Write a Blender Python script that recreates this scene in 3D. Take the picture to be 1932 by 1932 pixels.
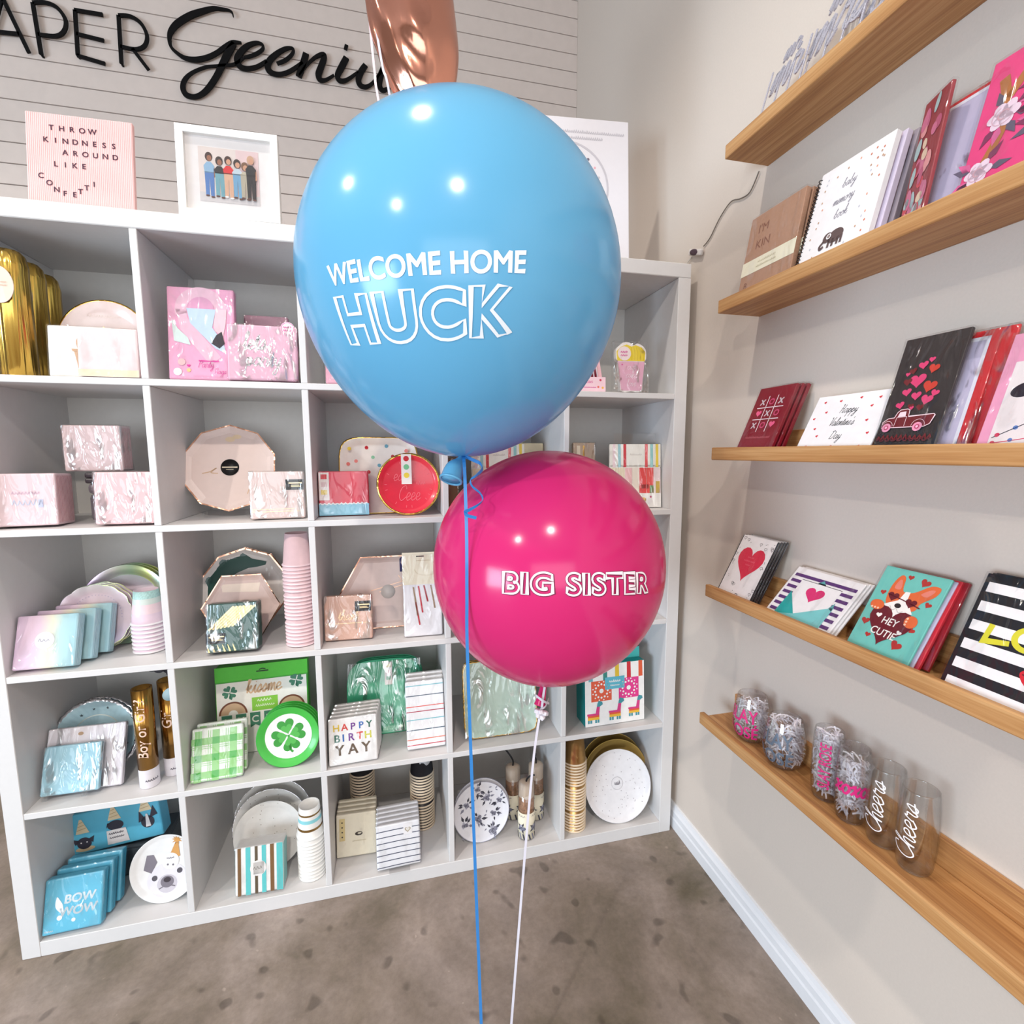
import bpy, bmesh, math, random
from math import sin, cos, pi
from mathutils import Vector, Matrix
rnd = random.Random(7)
SC = bpy.context.scene
COL = SC.collection
for _o in list(bpy.data.objects):
    bpy.data.objects.remove(_o)
RAD = math.radians

# ------------------------------------------------------------------ camera
cam = bpy.data.cameras.new('camera')
cam.sensor_width = 36.0
cam.lens = 940.4 / 1932 * 36.0
cam.clip_start = 0.02
camo = bpy.data.objects.new('camera', cam)
COL.objects.link(camo)
camo.location = (0.9382, -1.3748, 1.27)
camo.rotation_euler = (1.4516, 0.0019, -0.2393)
SC.camera = camo

# ------------------------------------------------------------------ world, lights, exposure
w = bpy.data.worlds.new('world'); SC.world = w; w.use_nodes = True
w.node_tree.nodes['Background'].inputs[0].default_value = (1.0, 0.93, 0.87, 1)
w.node_tree.nodes['Background'].inputs[1].default_value = 0.32
SC.view_settings.view_transform = 'Standard'
SC.view_settings.look = 'None'
SC.view_settings.gamma = 1.0
SC.view_settings.use_curve_mapping = False
SC.view_settings.exposure = -0.02
SC.cycles.use_denoising = True
SC.cycles.max_bounces = 12
SC.cycles.diffuse_bounces = 6
SC.cycles.transparent_max_bounces = 24
SC.cycles.sample_clamp_indirect = 6.0
SC.cycles.caustics_reflective = False
SC.cycles.caustics_refractive = False


def spot(name, loc, target, power, col, angle=95, rad=0.045, blend=0.6):
    l = bpy.data.lights.new(name, 'SPOT'); l.energy = power; l.color = col
    l.spot_size = RAD(angle); l.spot_blend = blend; l.shadow_soft_size = rad
    o = bpy.data.objects.new(name, l); COL.objects.link(o); o.location = loc
    o.rotation_euler = (Vector(target) - Vector(loc)).to_track_quat('-Z', 'Y').to_euler()
    return o


def area(name, loc, target, power, col, sx, sy):
    l = bpy.data.lights.new(name, 'AREA'); l.shape = 'RECTANGLE'; l.size = sx; l.size_y = sy
    l.energy = power; l.color = col
    o = bpy.data.objects.new(name, l); COL.objects.link(o); o.location = loc
    o.rotation_euler = (Vector(target) - Vector(loc)).to_track_quat('-Z', 'Y').to_euler()
    return o


WARM = (1.0, 0.92, 0.84)
spot('downlight_near_right', (0.63, -0.50, 3.4), (0.66, -0.42, 0), 66, WARM, 125)
spot('downlight_near_left', (-1.24, -0.50, 3.4), (-1.0, -0.42, 0), 80, WARM, 125)
spot('downlight_back_right', (0.62, -2.85, 3.4), (0.72, -2.0, 0), 150, WARM, 125)
spot('downlight_back_left', (-1.56, -2.85, 3.4), (-1.1, -2.0, 0), 160, WARM, 125)
area('shop_window', (0.2, -6.2, 1.35), (0.6, 0, 1.2), 135, (0.88, 0.94, 1.0), 5.0, 2.3)
area('side_window', (-3.6, -3.0, 0.75), (1.6, -0.6, 0.2), 210, (0.66, 0.83, 1.0), 2.2, 1.4)


# ------------------------------------------------------------------ materials
def lin(c):
    c = c / 255.0
    return c / 12.92 if c <= 0.04045 else ((c + 0.055) / 1.055) ** 2.4


def C3(c):
    return (lin(c[0]), lin(c[1]), lin(c[2]), 1)


_mc = {}


def newmat(name):
    m = bpy.data.materials.new(name); m.use_nodes = True
    nt = m.node_tree; nt.nodes.clear()
    out = nt.nodes.new('ShaderNodeOutputMaterial')
    return m, nt, out


def N(nt, t, **kw):
    n = nt.nodes.new(t)
    for k, v in kw.items():
        if k in n.inputs.keys() if hasattr(n.inputs, 'keys') else False:
            n.inputs[k].default_value = v
        else:
            setattr(n, k, v)
    return n


def K(c, rough=0.55, metal=0.0, var=0.04, bump=0.0, scale=60.0, coat=0.0, spec=0.4, name=None):
    """painted / printed surface of colour c (sRGB 0-255) with a little noise in it"""
    key = (tuple(c), rough, metal, var, bump, scale, coat, spec, name)
    if key in _mc:
        return _mc[key]
    m, nt, out = newmat(name or 'paint_%02x%02x%02x' % tuple(int(x) for x in c))
    p = nt.nodes.new('ShaderNodeBsdfPrincipled')
    nt.links.new(p.outputs[0], out.inputs[0])
    p.inputs['Roughness'].default_value = rough
    p.inputs['Metallic'].default_value = metal
    p.inputs['Specular IOR Level'].default_value = spec
    p.inputs['Coat Weight'].default_value = coat
    p.inputs['Coat Roughness'].default_value = 0.08
    tc = nt.nodes.new('ShaderNodeTexCoord')
    nz = nt.nodes.new('ShaderNodeTexNoise'); nz.inputs['Scale'].default_value = scale
    nz.inputs['Detail'].default_value = 3
    nt.links.new(tc.outputs['Object'], nz.inputs['Vector'])
    rp = nt.nodes.new('ShaderNodeMapRange')
    rp.inputs[1].default_value = 0.3; rp.inputs[2].default_value = 0.7
    rp.inputs[3].default_value = 1 - var; rp.inputs[4].default_value = 1 + var * 0.5
    nt.links.new(nz.outputs[0], rp.inputs[0])
    mx = nt.nodes.new('ShaderNodeVectorMath'); mx.operation = 'SCALE'
    mx.inputs[0].default_value = C3(c)[:3]
    nt.links.new(rp.outputs[0], mx.inputs['Scale'])
    nt.links.new(mx.outputs[0], p.inputs['Base Color'])
    if bump:
        b = nt.nodes.new('ShaderNodeBump'); b.inputs['Strength'].default_value = bump
        b.inputs['Distance'].default_value = 0.002
        nt.links.new(nz.outputs[0], b.inputs['Height']); nt.links.new(b.outputs[0], p.inputs['Normal'])
    _mc[key] = m
    return m


def ramp_mat(name, axis, stops, rough=0.3, metal=0.0, coat=0.3, lo=-0.1, hi=0.1, wob=0.25):
    """colour blend printed along one object axis (pastel ombre prints, foils)"""
    m, nt, out = newmat(name)
    p = nt.nodes.new('ShaderNodeBsdfPrincipled'); nt.links.new(p.outputs[0], out.inputs[0])
    p.inputs['Roughness'].default_value = rough; p.inputs['Metallic'].default_value = metal
    p.inputs['Coat Weight'].default_value = coat
    tc = nt.nodes.new('ShaderNodeTexCoord'); sx = nt.nodes.new('ShaderNodeSeparateXYZ')
    nt.links.new(tc.outputs['Object'], sx.inputs[0])
    mr = nt.nodes.new('ShaderNodeMapRange'); mr.inputs[1].default_value = lo; mr.inputs[2].default_value = hi
    nt.links.new(sx.outputs[axis], mr.inputs[0])
    nz = nt.nodes.new('ShaderNodeTexNoise'); nz.inputs['Scale'].default_value = 14
    nt.links.new(tc.outputs['Object'], nz.inputs['Vector'])
    ad = nt.nodes.new('ShaderNodeMath'); ad.operation = 'MULTIPLY_ADD'; ad.inputs[1].default_value = wob
    nt.links.new(nz.outputs[0], ad.inputs[0])
    sb = nt.nodes.new('ShaderNodeMath'); sb.operation = 'SUBTRACT'; sb.inputs[1].default_value = wob / 2
    nt.links.new(mr.outputs[0], ad.inputs[2]); nt.links.new(ad.outputs[0], sb.inputs[0])
    cr = nt.nodes.new('ShaderNodeValToRGB')
    el = cr.color_ramp.elements
    el[0].position = stops[0][0]; el[0].color = C3(stops[0][1])
    el[1].position = stops[-1][0]; el[1].color = C3(stops[-1][1])
    for s in stops[1:-1]:
        e = el.new(s[0]); e.color = C3(s[1])
    nt.links.new(sb.outputs[0], cr.inputs[0]); nt.links.new(cr.outputs[0], p.inputs['Base Color'])
    return m


def film_mat(name, fac=0.16, scale=26.0, strength=0.9, rough=0.1, tint=(1, 1, 1), patch=0.0):
    """thin clear cellophane: see-through with crinkled shine"""
    m, nt, out = newmat(name)
    tr = nt.nodes.new('ShaderNodeBsdfTransparent'); tr.inputs[0].default_value = tint + (1,)
    gl = nt.nodes.new('ShaderNodeBsdfGlossy'); gl.inputs['Roughness'].default_value = rough
    mix = nt.nodes.new('ShaderNodeMixShader')
    tc = nt.nodes.new('ShaderNodeTexCoord')
    nz = nt.nodes.new('ShaderNodeTexNoise'); nz.inputs['Scale'].default_value = scale
    nz.inputs['Detail'].default_value = 2.0; nz.inputs['Distortion'].default_value = 1.6
    nt.links.new(tc.outputs['Object'], nz.inputs['Vector'])
    b = nt.nodes.new('ShaderNodeBump'); b.inputs['Strength'].default_value = strength
    b.inputs['Distance'].default_value = 0.012
    nt.links.new(nz.outputs[0], b.inputs['Height']); nt.links.new(b.outputs[0], gl.inputs['Normal'])
    lw = nt.nodes.new('ShaderNodeLayerWeight'); lw.inputs[0].default_value = 0.35
    nt.links.new(b.outputs[0], lw.inputs['Normal'])
    mr = nt.nodes.new('ShaderNodeMapRange'); mr.inputs[3].default_value = fac; mr.inputs[4].default_value = min(1, fac * 4)
    nt.links.new(lw.outputs['Fresnel'], mr.inputs[0])
    mp = nt.nodes.new('ShaderNodeMapping'); mp.inputs['Scale'].default_value = (1, 1, .4); mp.inputs['Rotation'].default_value = (0, .6, 0)
    nt.links.new(tc.outputs['Object'], mp.inputs[0]); nt.links.new(mp.outputs[0], nz.inputs['Vector'])
    n2 = nt.nodes.new('ShaderNodeTexNoise'); n2.inputs['Scale'].default_value = scale * .9; n2.inputs['Detail'].default_value = 3
    n2.inputs['Distortion'].default_value = 2.5
    nt.links.new(mp.outputs[0], n2.inputs['Vector'])
    m2 = nt.nodes.new('ShaderNodeMapRange'); m2.inputs[1].default_value = .54; m2.inputs[2].default_value = .62
    m2.inputs[3].default_value = 0; m2.inputs[4].default_value = patch
    nt.links.new(n2.outputs[0], m2.inputs[0])
    ad = nt.nodes.new('ShaderNodeMath'); ad.operation = 'ADD'; ad.use_clamp = True
    nt.links.new(mr.outputs[0], ad.inputs[0]); nt.links.new(m2.outputs[0], ad.inputs[1]); nt.links.new(ad.outputs[0], mix.inputs[0])
    nt.links.new(tr.outputs[0], mix.inputs[1]); nt.links.new(gl.outputs[0], mix.inputs[2])
    nt.links.new(mix.outputs[0], out.inputs[0])
    return m


def glass_mat(name, tint=(0.995, 0.997, 0.997), edge=1.15):
    """thin drinking-glass wall"""
    m, nt, out = newmat(name)
    lw = nt.nodes.new('ShaderNodeLayerWeight'); lw.inputs[0].default_value = 0.5
    cr = nt.nodes.new('ShaderNodeValToRGB')
    e = cr.color_ramp.elements
    e[0].position = 0.8; e[0].color = tint + (1,)
    e[1].position = 1.0; e[1].color = (edge * .62, edge * .64, edge * .66, 1)
    nt.links.new(lw.outputs['Facing'], cr.inputs[0])
    tr = nt.nodes.new('ShaderNodeBsdfTransparent'); nt.links.new(cr.outputs[0], tr.inputs[0])
    gl = nt.nodes.new('ShaderNodeBsdfGlossy'); gl.inputs['Roughness'].default_value = 0.02
    mix = nt.nodes.new('ShaderNodeMixShader')
    mr = nt.nodes.new('ShaderNodeMapRange'); mr.inputs[3].default_value = 0.02; mr.inputs[4].default_value = 0.4
    nt.links.new(lw.outputs['Fresnel'], mr.inputs[0])
    lw.inputs[0].default_value = 0.42
    nt.links.new(mr.outputs[0], mix.inputs[0])
    nt.links.new(tr.outputs[0], mix.inputs[1]); nt.links.new(gl.outputs[0], mix.inputs[2])
    nt.links.new(mix.outputs[0], out.inputs[0])
    return m


def wood_mat():
    m, nt, out = newmat('bamboo')
    p = nt.nodes.new('ShaderNodeBsdfPrincipled'); nt.links.new(p.outputs[0], out.inputs[0])
    p.inputs['Roughness'].default_value = 0.5
    tc = nt.nodes.new('ShaderNodeTexCoord'); mp = nt.nodes.new('ShaderNodeMapping')
    mp.inputs['Scale'].default_value = (60, 2.6, 60)
    nt.links.new(tc.outputs['Object'], mp.inputs[0])
    n1 = nt.nodes.new('ShaderNodeTexNoise'); n1.inputs['Scale'].default_value = 1.0; n1.inputs['Detail'].default_value = 4
    nt.links.new(mp.outputs[0], n1.inputs['Vector'])
    mp2 = nt.nodes.new('ShaderNodeMapping'); mp2.inputs['Scale'].default_value = (300, 7, 300)
    nt.links.new(tc.outputs['Object'], mp2.inputs[0])
    n2 = nt.nodes.new('ShaderNodeTexNoise'); n2.inputs['Scale'].default_value = 1.0; n2.inputs['Detail'].default_value = 2
    nt.links.new(mp2.outputs[0], n2.inputs['Vector'])
    mxx = nt.nodes.new('ShaderNodeMath'); mxx.operation = 'MULTIPLY_ADD'; mxx.inputs[1].default_value = 0.45
    nt.links.new(n2.outputs[0], mxx.inputs[0]); nt.links.new(n1.outputs[0], mxx.inputs[2])
    cr = nt.nodes.new('ShaderNodeValToRGB'); e = cr.color_ramp.elements
    e[0].position = 0.48; e[0].color = C3((150, 100, 58)); e[1].position = 0.95; e[1].color = C3((205, 160, 108))
    a = e.new(0.7); a.color = C3((182, 132, 80))
    nt.links.new(mxx.outputs[0], cr.inputs[0]); nt.links.new(cr.outputs[0], p.inputs['Base Color'])
    return m


def concrete_mat():
    m, nt, out = newmat('polished_concrete')
    p = nt.nodes.new('ShaderNodeBsdfPrincipled'); nt.links.new(p.outputs[0], out.inputs[0])
    p.inputs['Roughness'].default_value = 0.55
    p.inputs['Specular IOR Level'].default_value = 0.3
    tc = nt.nodes.new('ShaderNodeTexCoord')

    def nz(scale, detail, rough=0.55, dist=0.0):
        n = nt.nodes.new('ShaderNodeTexNoise'); n.inputs['Scale'].default_value = scale
        n.inputs['Detail'].default_value = detail; n.inputs['Roughness'].default_value = rough
        n.inputs['Distortion'].default_value = dist
        nt.links.new(tc.outputs['Object'], n.inputs['Vector']); return n
    big = nz(2.6, 6, .62, .5); mid = nz(9, 5); fine = nz(60, 4, .7); spots = nz(16, 1, .4, .2); chips = nz(38, 1)
    cr = nt.nodes.new('ShaderNodeValToRGB'); e = cr.color_ramp.elements
    e[0].position = 0.3; e[0].color = C3((108, 99, 82)); e[1].position = 0.72; e[1].color = C3((172, 158, 150))
    a = e.new(0.5); a.color = C3((142, 129, 118))
    nt.links.new(big.outputs[0], cr.inputs[0])

    def mult(colsock, fac, lo, hi, a0, a1):
        mr = nt.nodes.new('ShaderNodeMapRange')
        mr.inputs[1].default_value = lo; mr.inputs[2].default_value = hi
        mr.inputs[3].default_value = a0; mr.inputs[4].default_value = a1
        nt.links.new(fac.outputs[0], mr.inputs[0])
        v = nt.nodes.new('ShaderNodeVectorMath'); v.operation = 'SCALE'
        nt.links.new(colsock, v.inputs[0]); nt.links.new(mr.outputs[0], v.inputs['Scale'])
        return v.outputs[0]
    s = mult(cr.outputs[0], mid, .35, .65, .88, 1.08)
    s = mult(s, fine, .35, .65, .9, 1.07)
    s = mult(s, spots, .66, .72, 1.0, .62)
    s = mult(s, chips, .76, .79, 1.0, 1.35)
    nt.links.new(s, p.inputs['Base Color'])
    b = nt.nodes.new('ShaderNodeBump'); b.inputs['Strength'].default_value = .15; b.inputs['Distance'].default_value = .002
    nt.links.new(fine.outputs[0], b.inputs['Height']); nt.links.new(b.outputs[0], p.inputs['Normal'])
    return m


def foil_mat(name, c, rough=0.14, bump=0.5, scale=9.0, stretch=(1, 1, 1), dist=0.02):
    m, nt, out = newmat(name)
    p = nt.nodes.new('ShaderNodeBsdfPrincipled'); nt.links.new(p.outputs[0], out.inputs[0])
    p.inputs['Base Color'].default_value = C3(c); p.inputs['Metallic'].default_value = 1
    p.inputs['Roughness'].default_value = rough
    tc = nt.nodes.new('ShaderNodeTexCoord'); mp = nt.nodes.new('ShaderNodeMapping')
    mp.inputs['Scale'].default_value = stretch
    nt.links.new(tc.outputs['Object'], mp.inputs[0])
    n = nt.nodes.new('ShaderNodeTexNoise'); n.inputs['Scale'].default_value = scale; n.inputs['Detail'].default_value = 2
    n.inputs['Distortion'].default_value = .8
    nt.links.new(mp.outputs[0], n.inputs['Vector'])
    b = nt.nodes.new('ShaderNodeBump'); b.inputs['Strength'].default_value = bump; b.inputs['Distance'].default_value = dist
    nt.links.new(n.outputs[0], b.inputs['Height']); nt.links.new(b.outputs[0], p.inputs['Normal'])
    return m


def latex_mat(name, c):
    m, nt, out = newmat(name)
    p = nt.nodes.new('ShaderNodeBsdfPrincipled'); nt.links.new(p.outputs[0], out.inputs[0])
    p.inputs['Roughness'].default_value = 0.16
    p.inputs['Specular IOR Level'].default_value = 0.45
    tc = nt.nodes.new('ShaderNodeTexCoord')
    n = nt.nodes.new('ShaderNodeTexNoise'); n.inputs['Scale'].default_value = 5
    nt.links.new(tc.outputs['Object'], n.inputs['Vector'])
    mr = nt.nodes.new('ShaderNodeMapRange'); mr.inputs[3].default_value = .97; mr.inputs[4].default_value = 1.03
    nt.links.new(n.outputs[0], mr.inputs[0])
    v = nt.nodes.new('ShaderNodeVectorMath'); v.operation = 'SCALE'; v.inputs[0].default_value = C3(c)[:3]
    nt.links.new(mr.outputs[0], v.inputs['Scale']); nt.links.new(v.outputs[0], p.inputs['Base Color'])
    t = nt.nodes.new('ShaderNodeBsdfTranslucent'); nt.links.new(v.outputs[0], t.inputs[0])
    mx = nt.nodes.new('ShaderNodeMixShader'); mx.inputs[0].default_value = .28
    nt.links.new(p.outputs[0], mx.inputs[1]); nt.links.new(t.outputs[0], mx.inputs[2])
    nt.links.new(mx.outputs[0], out.inputs[0])
    return m


def soft_paper(name, c, tr=.4):
    m = K(c, .6, name=name); nt = m.node_tree
    p = [n for n in nt.nodes if n.type == 'BSDF_PRINCIPLED'][0]; out = [n for n in nt.nodes if n.type == 'OUTPUT_MATERIAL'][0]
    t = nt.nodes.new('ShaderNodeBsdfTranslucent'); t.inputs[0].default_value = C3(c)
    mx = nt.nodes.new('ShaderNodeMixShader'); mx.inputs[0].default_value = tr
    nt.links.new(p.outputs[0], mx.inputs[1]); nt.links.new(t.outputs[0], mx.inputs[2]); nt.links.new(mx.outputs[0], out.inputs[0])
    return m


WHITE = (238, 236, 234); BLACK = (22, 20, 22)
FILM = film_mat('cellophane', .03, 20, .6, .09, patch=.08)
FILM2 = film_mat('cellophane_crinkled', .05, 20.0, .9, .12, patch=.38)
CLEAR = film_mat('clear_acrylic', .05, 6.0, .1, .05)
GLASS = glass_mat('drinking_glass')
WOOD = wood_mat()
GOLD = foil_mat('gold_foil', (214, 172, 88), .2, .35, 20)
SILVER = foil_mat('silver_foil', (225, 225, 230), .22, .4, 30)
ROSE = foil_mat('rose_gold_foil', (232, 178, 150), .2, .3, 20)
MELA = K((216, 214, 213), .38, var=.015, name='white_melamine')


# ------------------------------------------------------------------ mesh helpers
class MB:
    def __init__(s):
        s.v = []; s.f = []; s.m = []; s.s = []; s.mats = []

    def mi(s, mat):
        if mat not in s.mats:
            s.mats.append(mat)
        return s.mats.index(mat)

    def add(s, vs, fs, mat, M=None, smooth=False):
        o = len(s.v)
        for p in vs:
            p = Vector(p)
            s.v.append(M @ p if M else p)
        k = s.mi(mat)
        for f in fs:
            s.f.append([i + o for i in f]); s.m.append(k); s.s.append(smooth)
        return s

    def box(s, x0, x1, y0, y1, z0, z1, mat, M=None):
        vs = [(x, y, z) for x in (x0, x1) for y in (y0, y1) for z in (z0, z1)]
        fs = [(0, 1, 3, 2), (4, 6, 7, 5), (0, 4, 5, 1), (2, 3, 7, 6), (0, 2, 6, 4), (1, 5, 7, 3)]
        return s.add(vs, fs, mat, M)

    def rbox(s, x0, x1, y0, y1, z0, z1, mat, r=.003, M=None, seg=2):
        bm = bmesh.new(); bmesh.ops.create_cube(bm, size=1)
        sx, sy, sz = x1 - x0, y1 - y0, z1 - z0
        for v in bm.verts:
            v.co = Vector(((v.co.x + .5) * sx + x0, (v.co.y + .5) * sy + y0, (v.co.z + .5) * sz + z0))
        r = min(r, sx * .45, sy * .45, sz * .45)
        bmesh.ops.bevel(bm, geom=list(bm.edges), offset=r, segments=seg, profile=.5, affect='EDGES')
        bm.verts.index_update()
        s.add([v.co.copy() for v in bm.verts], [[v.index for v in f.verts] for f in bm.faces], mat, M, False)
        bm.free(); return s

    def lathe(s, prof, seg, mat, M=None, smooth=True, rfun=None, pm=None, close=True):
        """prof: list of (r, z) turned about z; pm: material per profile span"""
        vs = []; idx = []
        for (r, z) in prof:
            if r < 1e-6:
                idx.append([len(vs)] * seg); vs.append((0, 0, z))
            else:
                row = []
                for k in range(seg):
                    a = 2 * pi * k / seg
                    rr = r * (rfun(a) if rfun else 1)
                    row.append(len(vs)); vs.append((rr * cos(a), rr * sin(a), z))
                idx.append(row)
        groups = {}
        for i in range(len(prof) - 1):
            mm = pm[i] if pm else mat
            for k in range(seg):
                a, b, c, d = idx[i][k], idx[i][(k + 1) % seg], idx[i + 1][(k + 1) % seg], idx[i + 1][k]
                f = []
                for q in (a, b, c, d):
                    if q not in f:
                        f.append(q)
                if len(f) > 2:
                    groups.setdefault(mm, []).append(f)
        o = len(s.v)
        for p in vs:
            p = Vector(p); s.v.append(M @ p if M else p)
        for mm, fs in groups.items():
            k = s.mi(mm)
            for f in fs:
                s.f.append([i + o for i in f]); s.m.append(k); s.s.append(smooth)
        return s

    def tube(s, path, r, mat, seg=8, closed=False, smooth=True):
        P = [Vector(p) for p in path]; n = len(P); vs = []; fs = []
        up = Vector((0.13, 0.21, 0.97))
        for i in range(n):
            a = P[(i - 1) % n] if (closed or i > 0) else P[i]
            b = P[(i + 1) % n] if (closed or i < n - 1) else P[i]
            t = (b - a).normalized()
            x = t.cross(up)
            if x.length < .05:
                x = t.cross(Vector((1, 0, 0)))
            x.normalize(); y = t.cross(x)
            rr = r[i] if isinstance(r, (list, tuple)) else r
            for k in range(seg):
                q = 2 * pi * k / seg
                vs.append(P[i] + x * (rr * cos(q)) + y * (rr * sin(q)))
        m = n if closed else n - 1
        for i in range(m):
            for k in range(seg):
                a = i * seg + k; b = i * seg + (k + 1) % seg
                c = ((i + 1) % n) * seg + (k + 1) % seg; d = ((i + 1) % n) * seg + k
                fs.append((a, b, c, d))
        if not closed:
            fs.append(tuple(range(seg))[::-1]); fs.append(tuple(range((n - 1) * seg, n * seg)))
        return s.add(vs, fs, mat, None, smooth)

    def strip(s, path, wid, side, th, mat):
        """flat ribbon: width along 'side' vectors, small thickness"""
        P = [Vector(p) for p in path]; n = len(P); vs = []; fs = []
        for i in range(n):
            t = (P[min(i + 1, n - 1)] - P[max(i - 1, 0)]).normalized()
            sd = side[i] if isinstance(side, list) else Vector(side)
            sd = Vector(sd).normalized(); nn = t.cross(sd).normalized()
            h = wid / 2
            for a, b in ((-h, -th), (h, -th), (h, th), (-h, th)):
                vs.append(P[i] + sd * a + nn * b)
        for i in range(n - 1):
            for k in range(4):
                fs.append((i * 4 + k, i * 4 + (k + 1) % 4, i * 4 + 4 + (k + 1) % 4, i * 4 + 4 + k))
        fs.append((0, 1, 2, 3)); fs.append((n * 4 - 4, n * 4 - 3, n * 4 - 2, n * 4 - 1))
        return s.add(vs, fs, mat)

    def prism(s, pts, y0, y1, mat, side=None):
        """outline (x, z) with thickness from y0 to y1"""
        n = len(pts)
        vs = [(p[0], y0, p[1]) for p in pts] + [(p[0], y1, p[1]) for p in pts]
        s.add(vs, [tuple(range(n)), tuple(range(2 * n - 1, n - 1, -1))], mat)
        s.add(vs, [(i, i + n, (i + 1) % n + n, (i + 1) % n) for i in range(n)], side or mat)
        return s

    def build(s, name, parent=None):
        me = bpy.data.meshes.new(name)
        me.from_pydata([tuple(v) for v in s.v], [], s.f)
        for m in s.mats:
            me.materials.append(m)
        me.polygons.foreach_set('material_index', s.m)
        me.polygons.foreach_set('use_smooth', s.s)
        me.update()
        bm = bmesh.new(); bm.from_mesh(me)
        bmesh.ops.recalc_face_normals(bm, faces=bm.faces)
        bm.to_mesh(me); bm.free()
        o = bpy.data.objects.new(name, me); COL.objects.link(o)
        if parent:
            o.parent = parent
        return o


def tag(o, label=None, cat=None, group=None, kind=None):
    if label: o['label'] = label
    if cat: o['category'] = cat
    if group: o['group'] = group
    if kind: o['kind'] = kind
    return o


def T(name, label, cat, loc=(0, 0, 0), tilt=0, yaw=0, group=None, roll=0):
    o = bpy.data.objects.new(name, None); COL.objects.link(o)
    o.empty_display_size = .02
    o.location = loc; o.rotation_euler = (RAD(-tilt), RAD(roll), RAD(yaw))
    return tag(o, label, cat, group)


def pose(o, loc, tilt=0, yaw=0, roll=0):
    o.location = loc; o.rotation_euler = (RAD(-tilt), RAD(roll), RAD(yaw)); return o


def dup(root, label, loc=None, group=None):
    """copy of a thing with copies of its parts and sub-parts (mesh data shared)"""
    r = root.copy(); COL.objects.link(r)
    for ch in list(root.children):
        c = ch.copy(); COL.objects.link(c); c.parent = r
        for g in list(ch.children):
            d = g.copy(); COL.objects.link(d); d.parent = c
    r['label'] = label
    if loc is not None: r.location = loc
    if group: r['group'] = group
    return r


def struct(mb, name):
    o = mb.build(name); o['kind'] = 'structure'; return o


ORD = ['top', 'second', 'third', 'fourth', 'fifth', 'sixth', 'seventh', 'eighth', 'ninth', 'tenth', 'eleventh', 'twelfth',
       'thirteenth', 'fourteenth', 'fifteenth', 'sixteenth', 'seventeenth', 'eighteenth', 'nineteenth', 'twentieth',
       'twenty-first', 'twenty-second', 'twenty-third', 'twenty-fourth', 'twenty-fifth', 'twenty-sixth']


# ------------------------------------------------------------------ flat print shapes (u right, v up)
def smooth(pts, n=5, closed=False):
    if len(pts) < 3:
        return [tuple(p) for p in pts]
    out = []; m = len(pts); d = len(pts[0])
    rng = range(m if closed else m - 1)
    for i in rng:
        g = lambda k: pts[k % m] if closed else pts[min(max(k, 0), m - 1)]
        p0, p1, p2, p3 = g(i - 1), g(i), g(i + 1), g(i + 2)
        for j in range(n):
            t = j / n
            out.append(tuple(.5 * (2 * p1[k] + (p2[k] - p0[k]) * t + (2 * p0[k] - 5 * p1[k] + 4 * p2[k] - p3[k]) * t * t
                                   + (3 * p1[k] - p0[k] - 3 * p2[k] + p3[k]) * t ** 3) for k in range(d)))
    if not closed:
        out.append(tuple(pts[-1]))
    return out


def strip2d(pts, wid, closed=False):
    """quads along a polyline; wid constant or per point"""
    n = len(pts); L = []; Rr = []
    for i in range(n):
        a = pts[(i - 1) % n] if (closed or i > 0) else pts[i]
        b = pts[(i + 1) % n] if (closed or i < n - 1) else pts[i]
        dx, dy = b[0] - a[0], b[1] - a[1]; l = math.hypot(dx, dy) or 1e-9
        k = 1.0
        if (closed or 0 < i < n - 1):
            e1 = (pts[i][0] - a[0], pts[i][1] - a[1]); l1 = math.hypot(*e1) or 1e-9
            cs = (e1[0] * dx + e1[1] * dy) / (l1 * l)
            k = min(1 / max(abs(cs), .45), 1.8)
        h = (wid[i] if isinstance(wid, (list, tuple)) else wid) / 2 * k
        L.append((pts[i][0] - dy / l * h, pts[i][1] + dx / l * h)); Rr.append((pts[i][0] + dy / l * h, pts[i][1] - dx / l * h))
    vs = L + Rr; fs = []
    for i in range(n if closed else n - 1):
        j = (i + 1) % n
        fs.append((i, n + i, n + j, j))
    return vs, fs


_tc = {}


def text2d(s, bold=0.0, shear=0.0, spc=1.0):
    key = (s, bold, shear, spc)
    if key in _tc:
        return _tc[key]
    cu = bpy.data.curves.new('t', 'FONT'); cu.body = s; cu.size = 1; cu.offset = bold; cu.shear = shear
    cu.space_character = spc; cu.align_x = 'CENTER'; cu.resolution_u = 6
    ob = bpy.data.objects.new('t', cu); COL.objects.link(ob)
    dg = bpy.context.evaluated_depsgraph_get()
    me = bpy.data.meshes.new_from_object(ob.evaluated_get(dg))
    vs = [(v.co.x, v.co.y) for v in me.vertices]; fs = [tuple(p.vertices) for p in me.polygons]
    bpy.data.objects.remove(ob); bpy.data.curves.remove(cu); bpy.data.meshes.remove(me)
    _tc[key] = (vs, fs)
    return vs, fs


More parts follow.
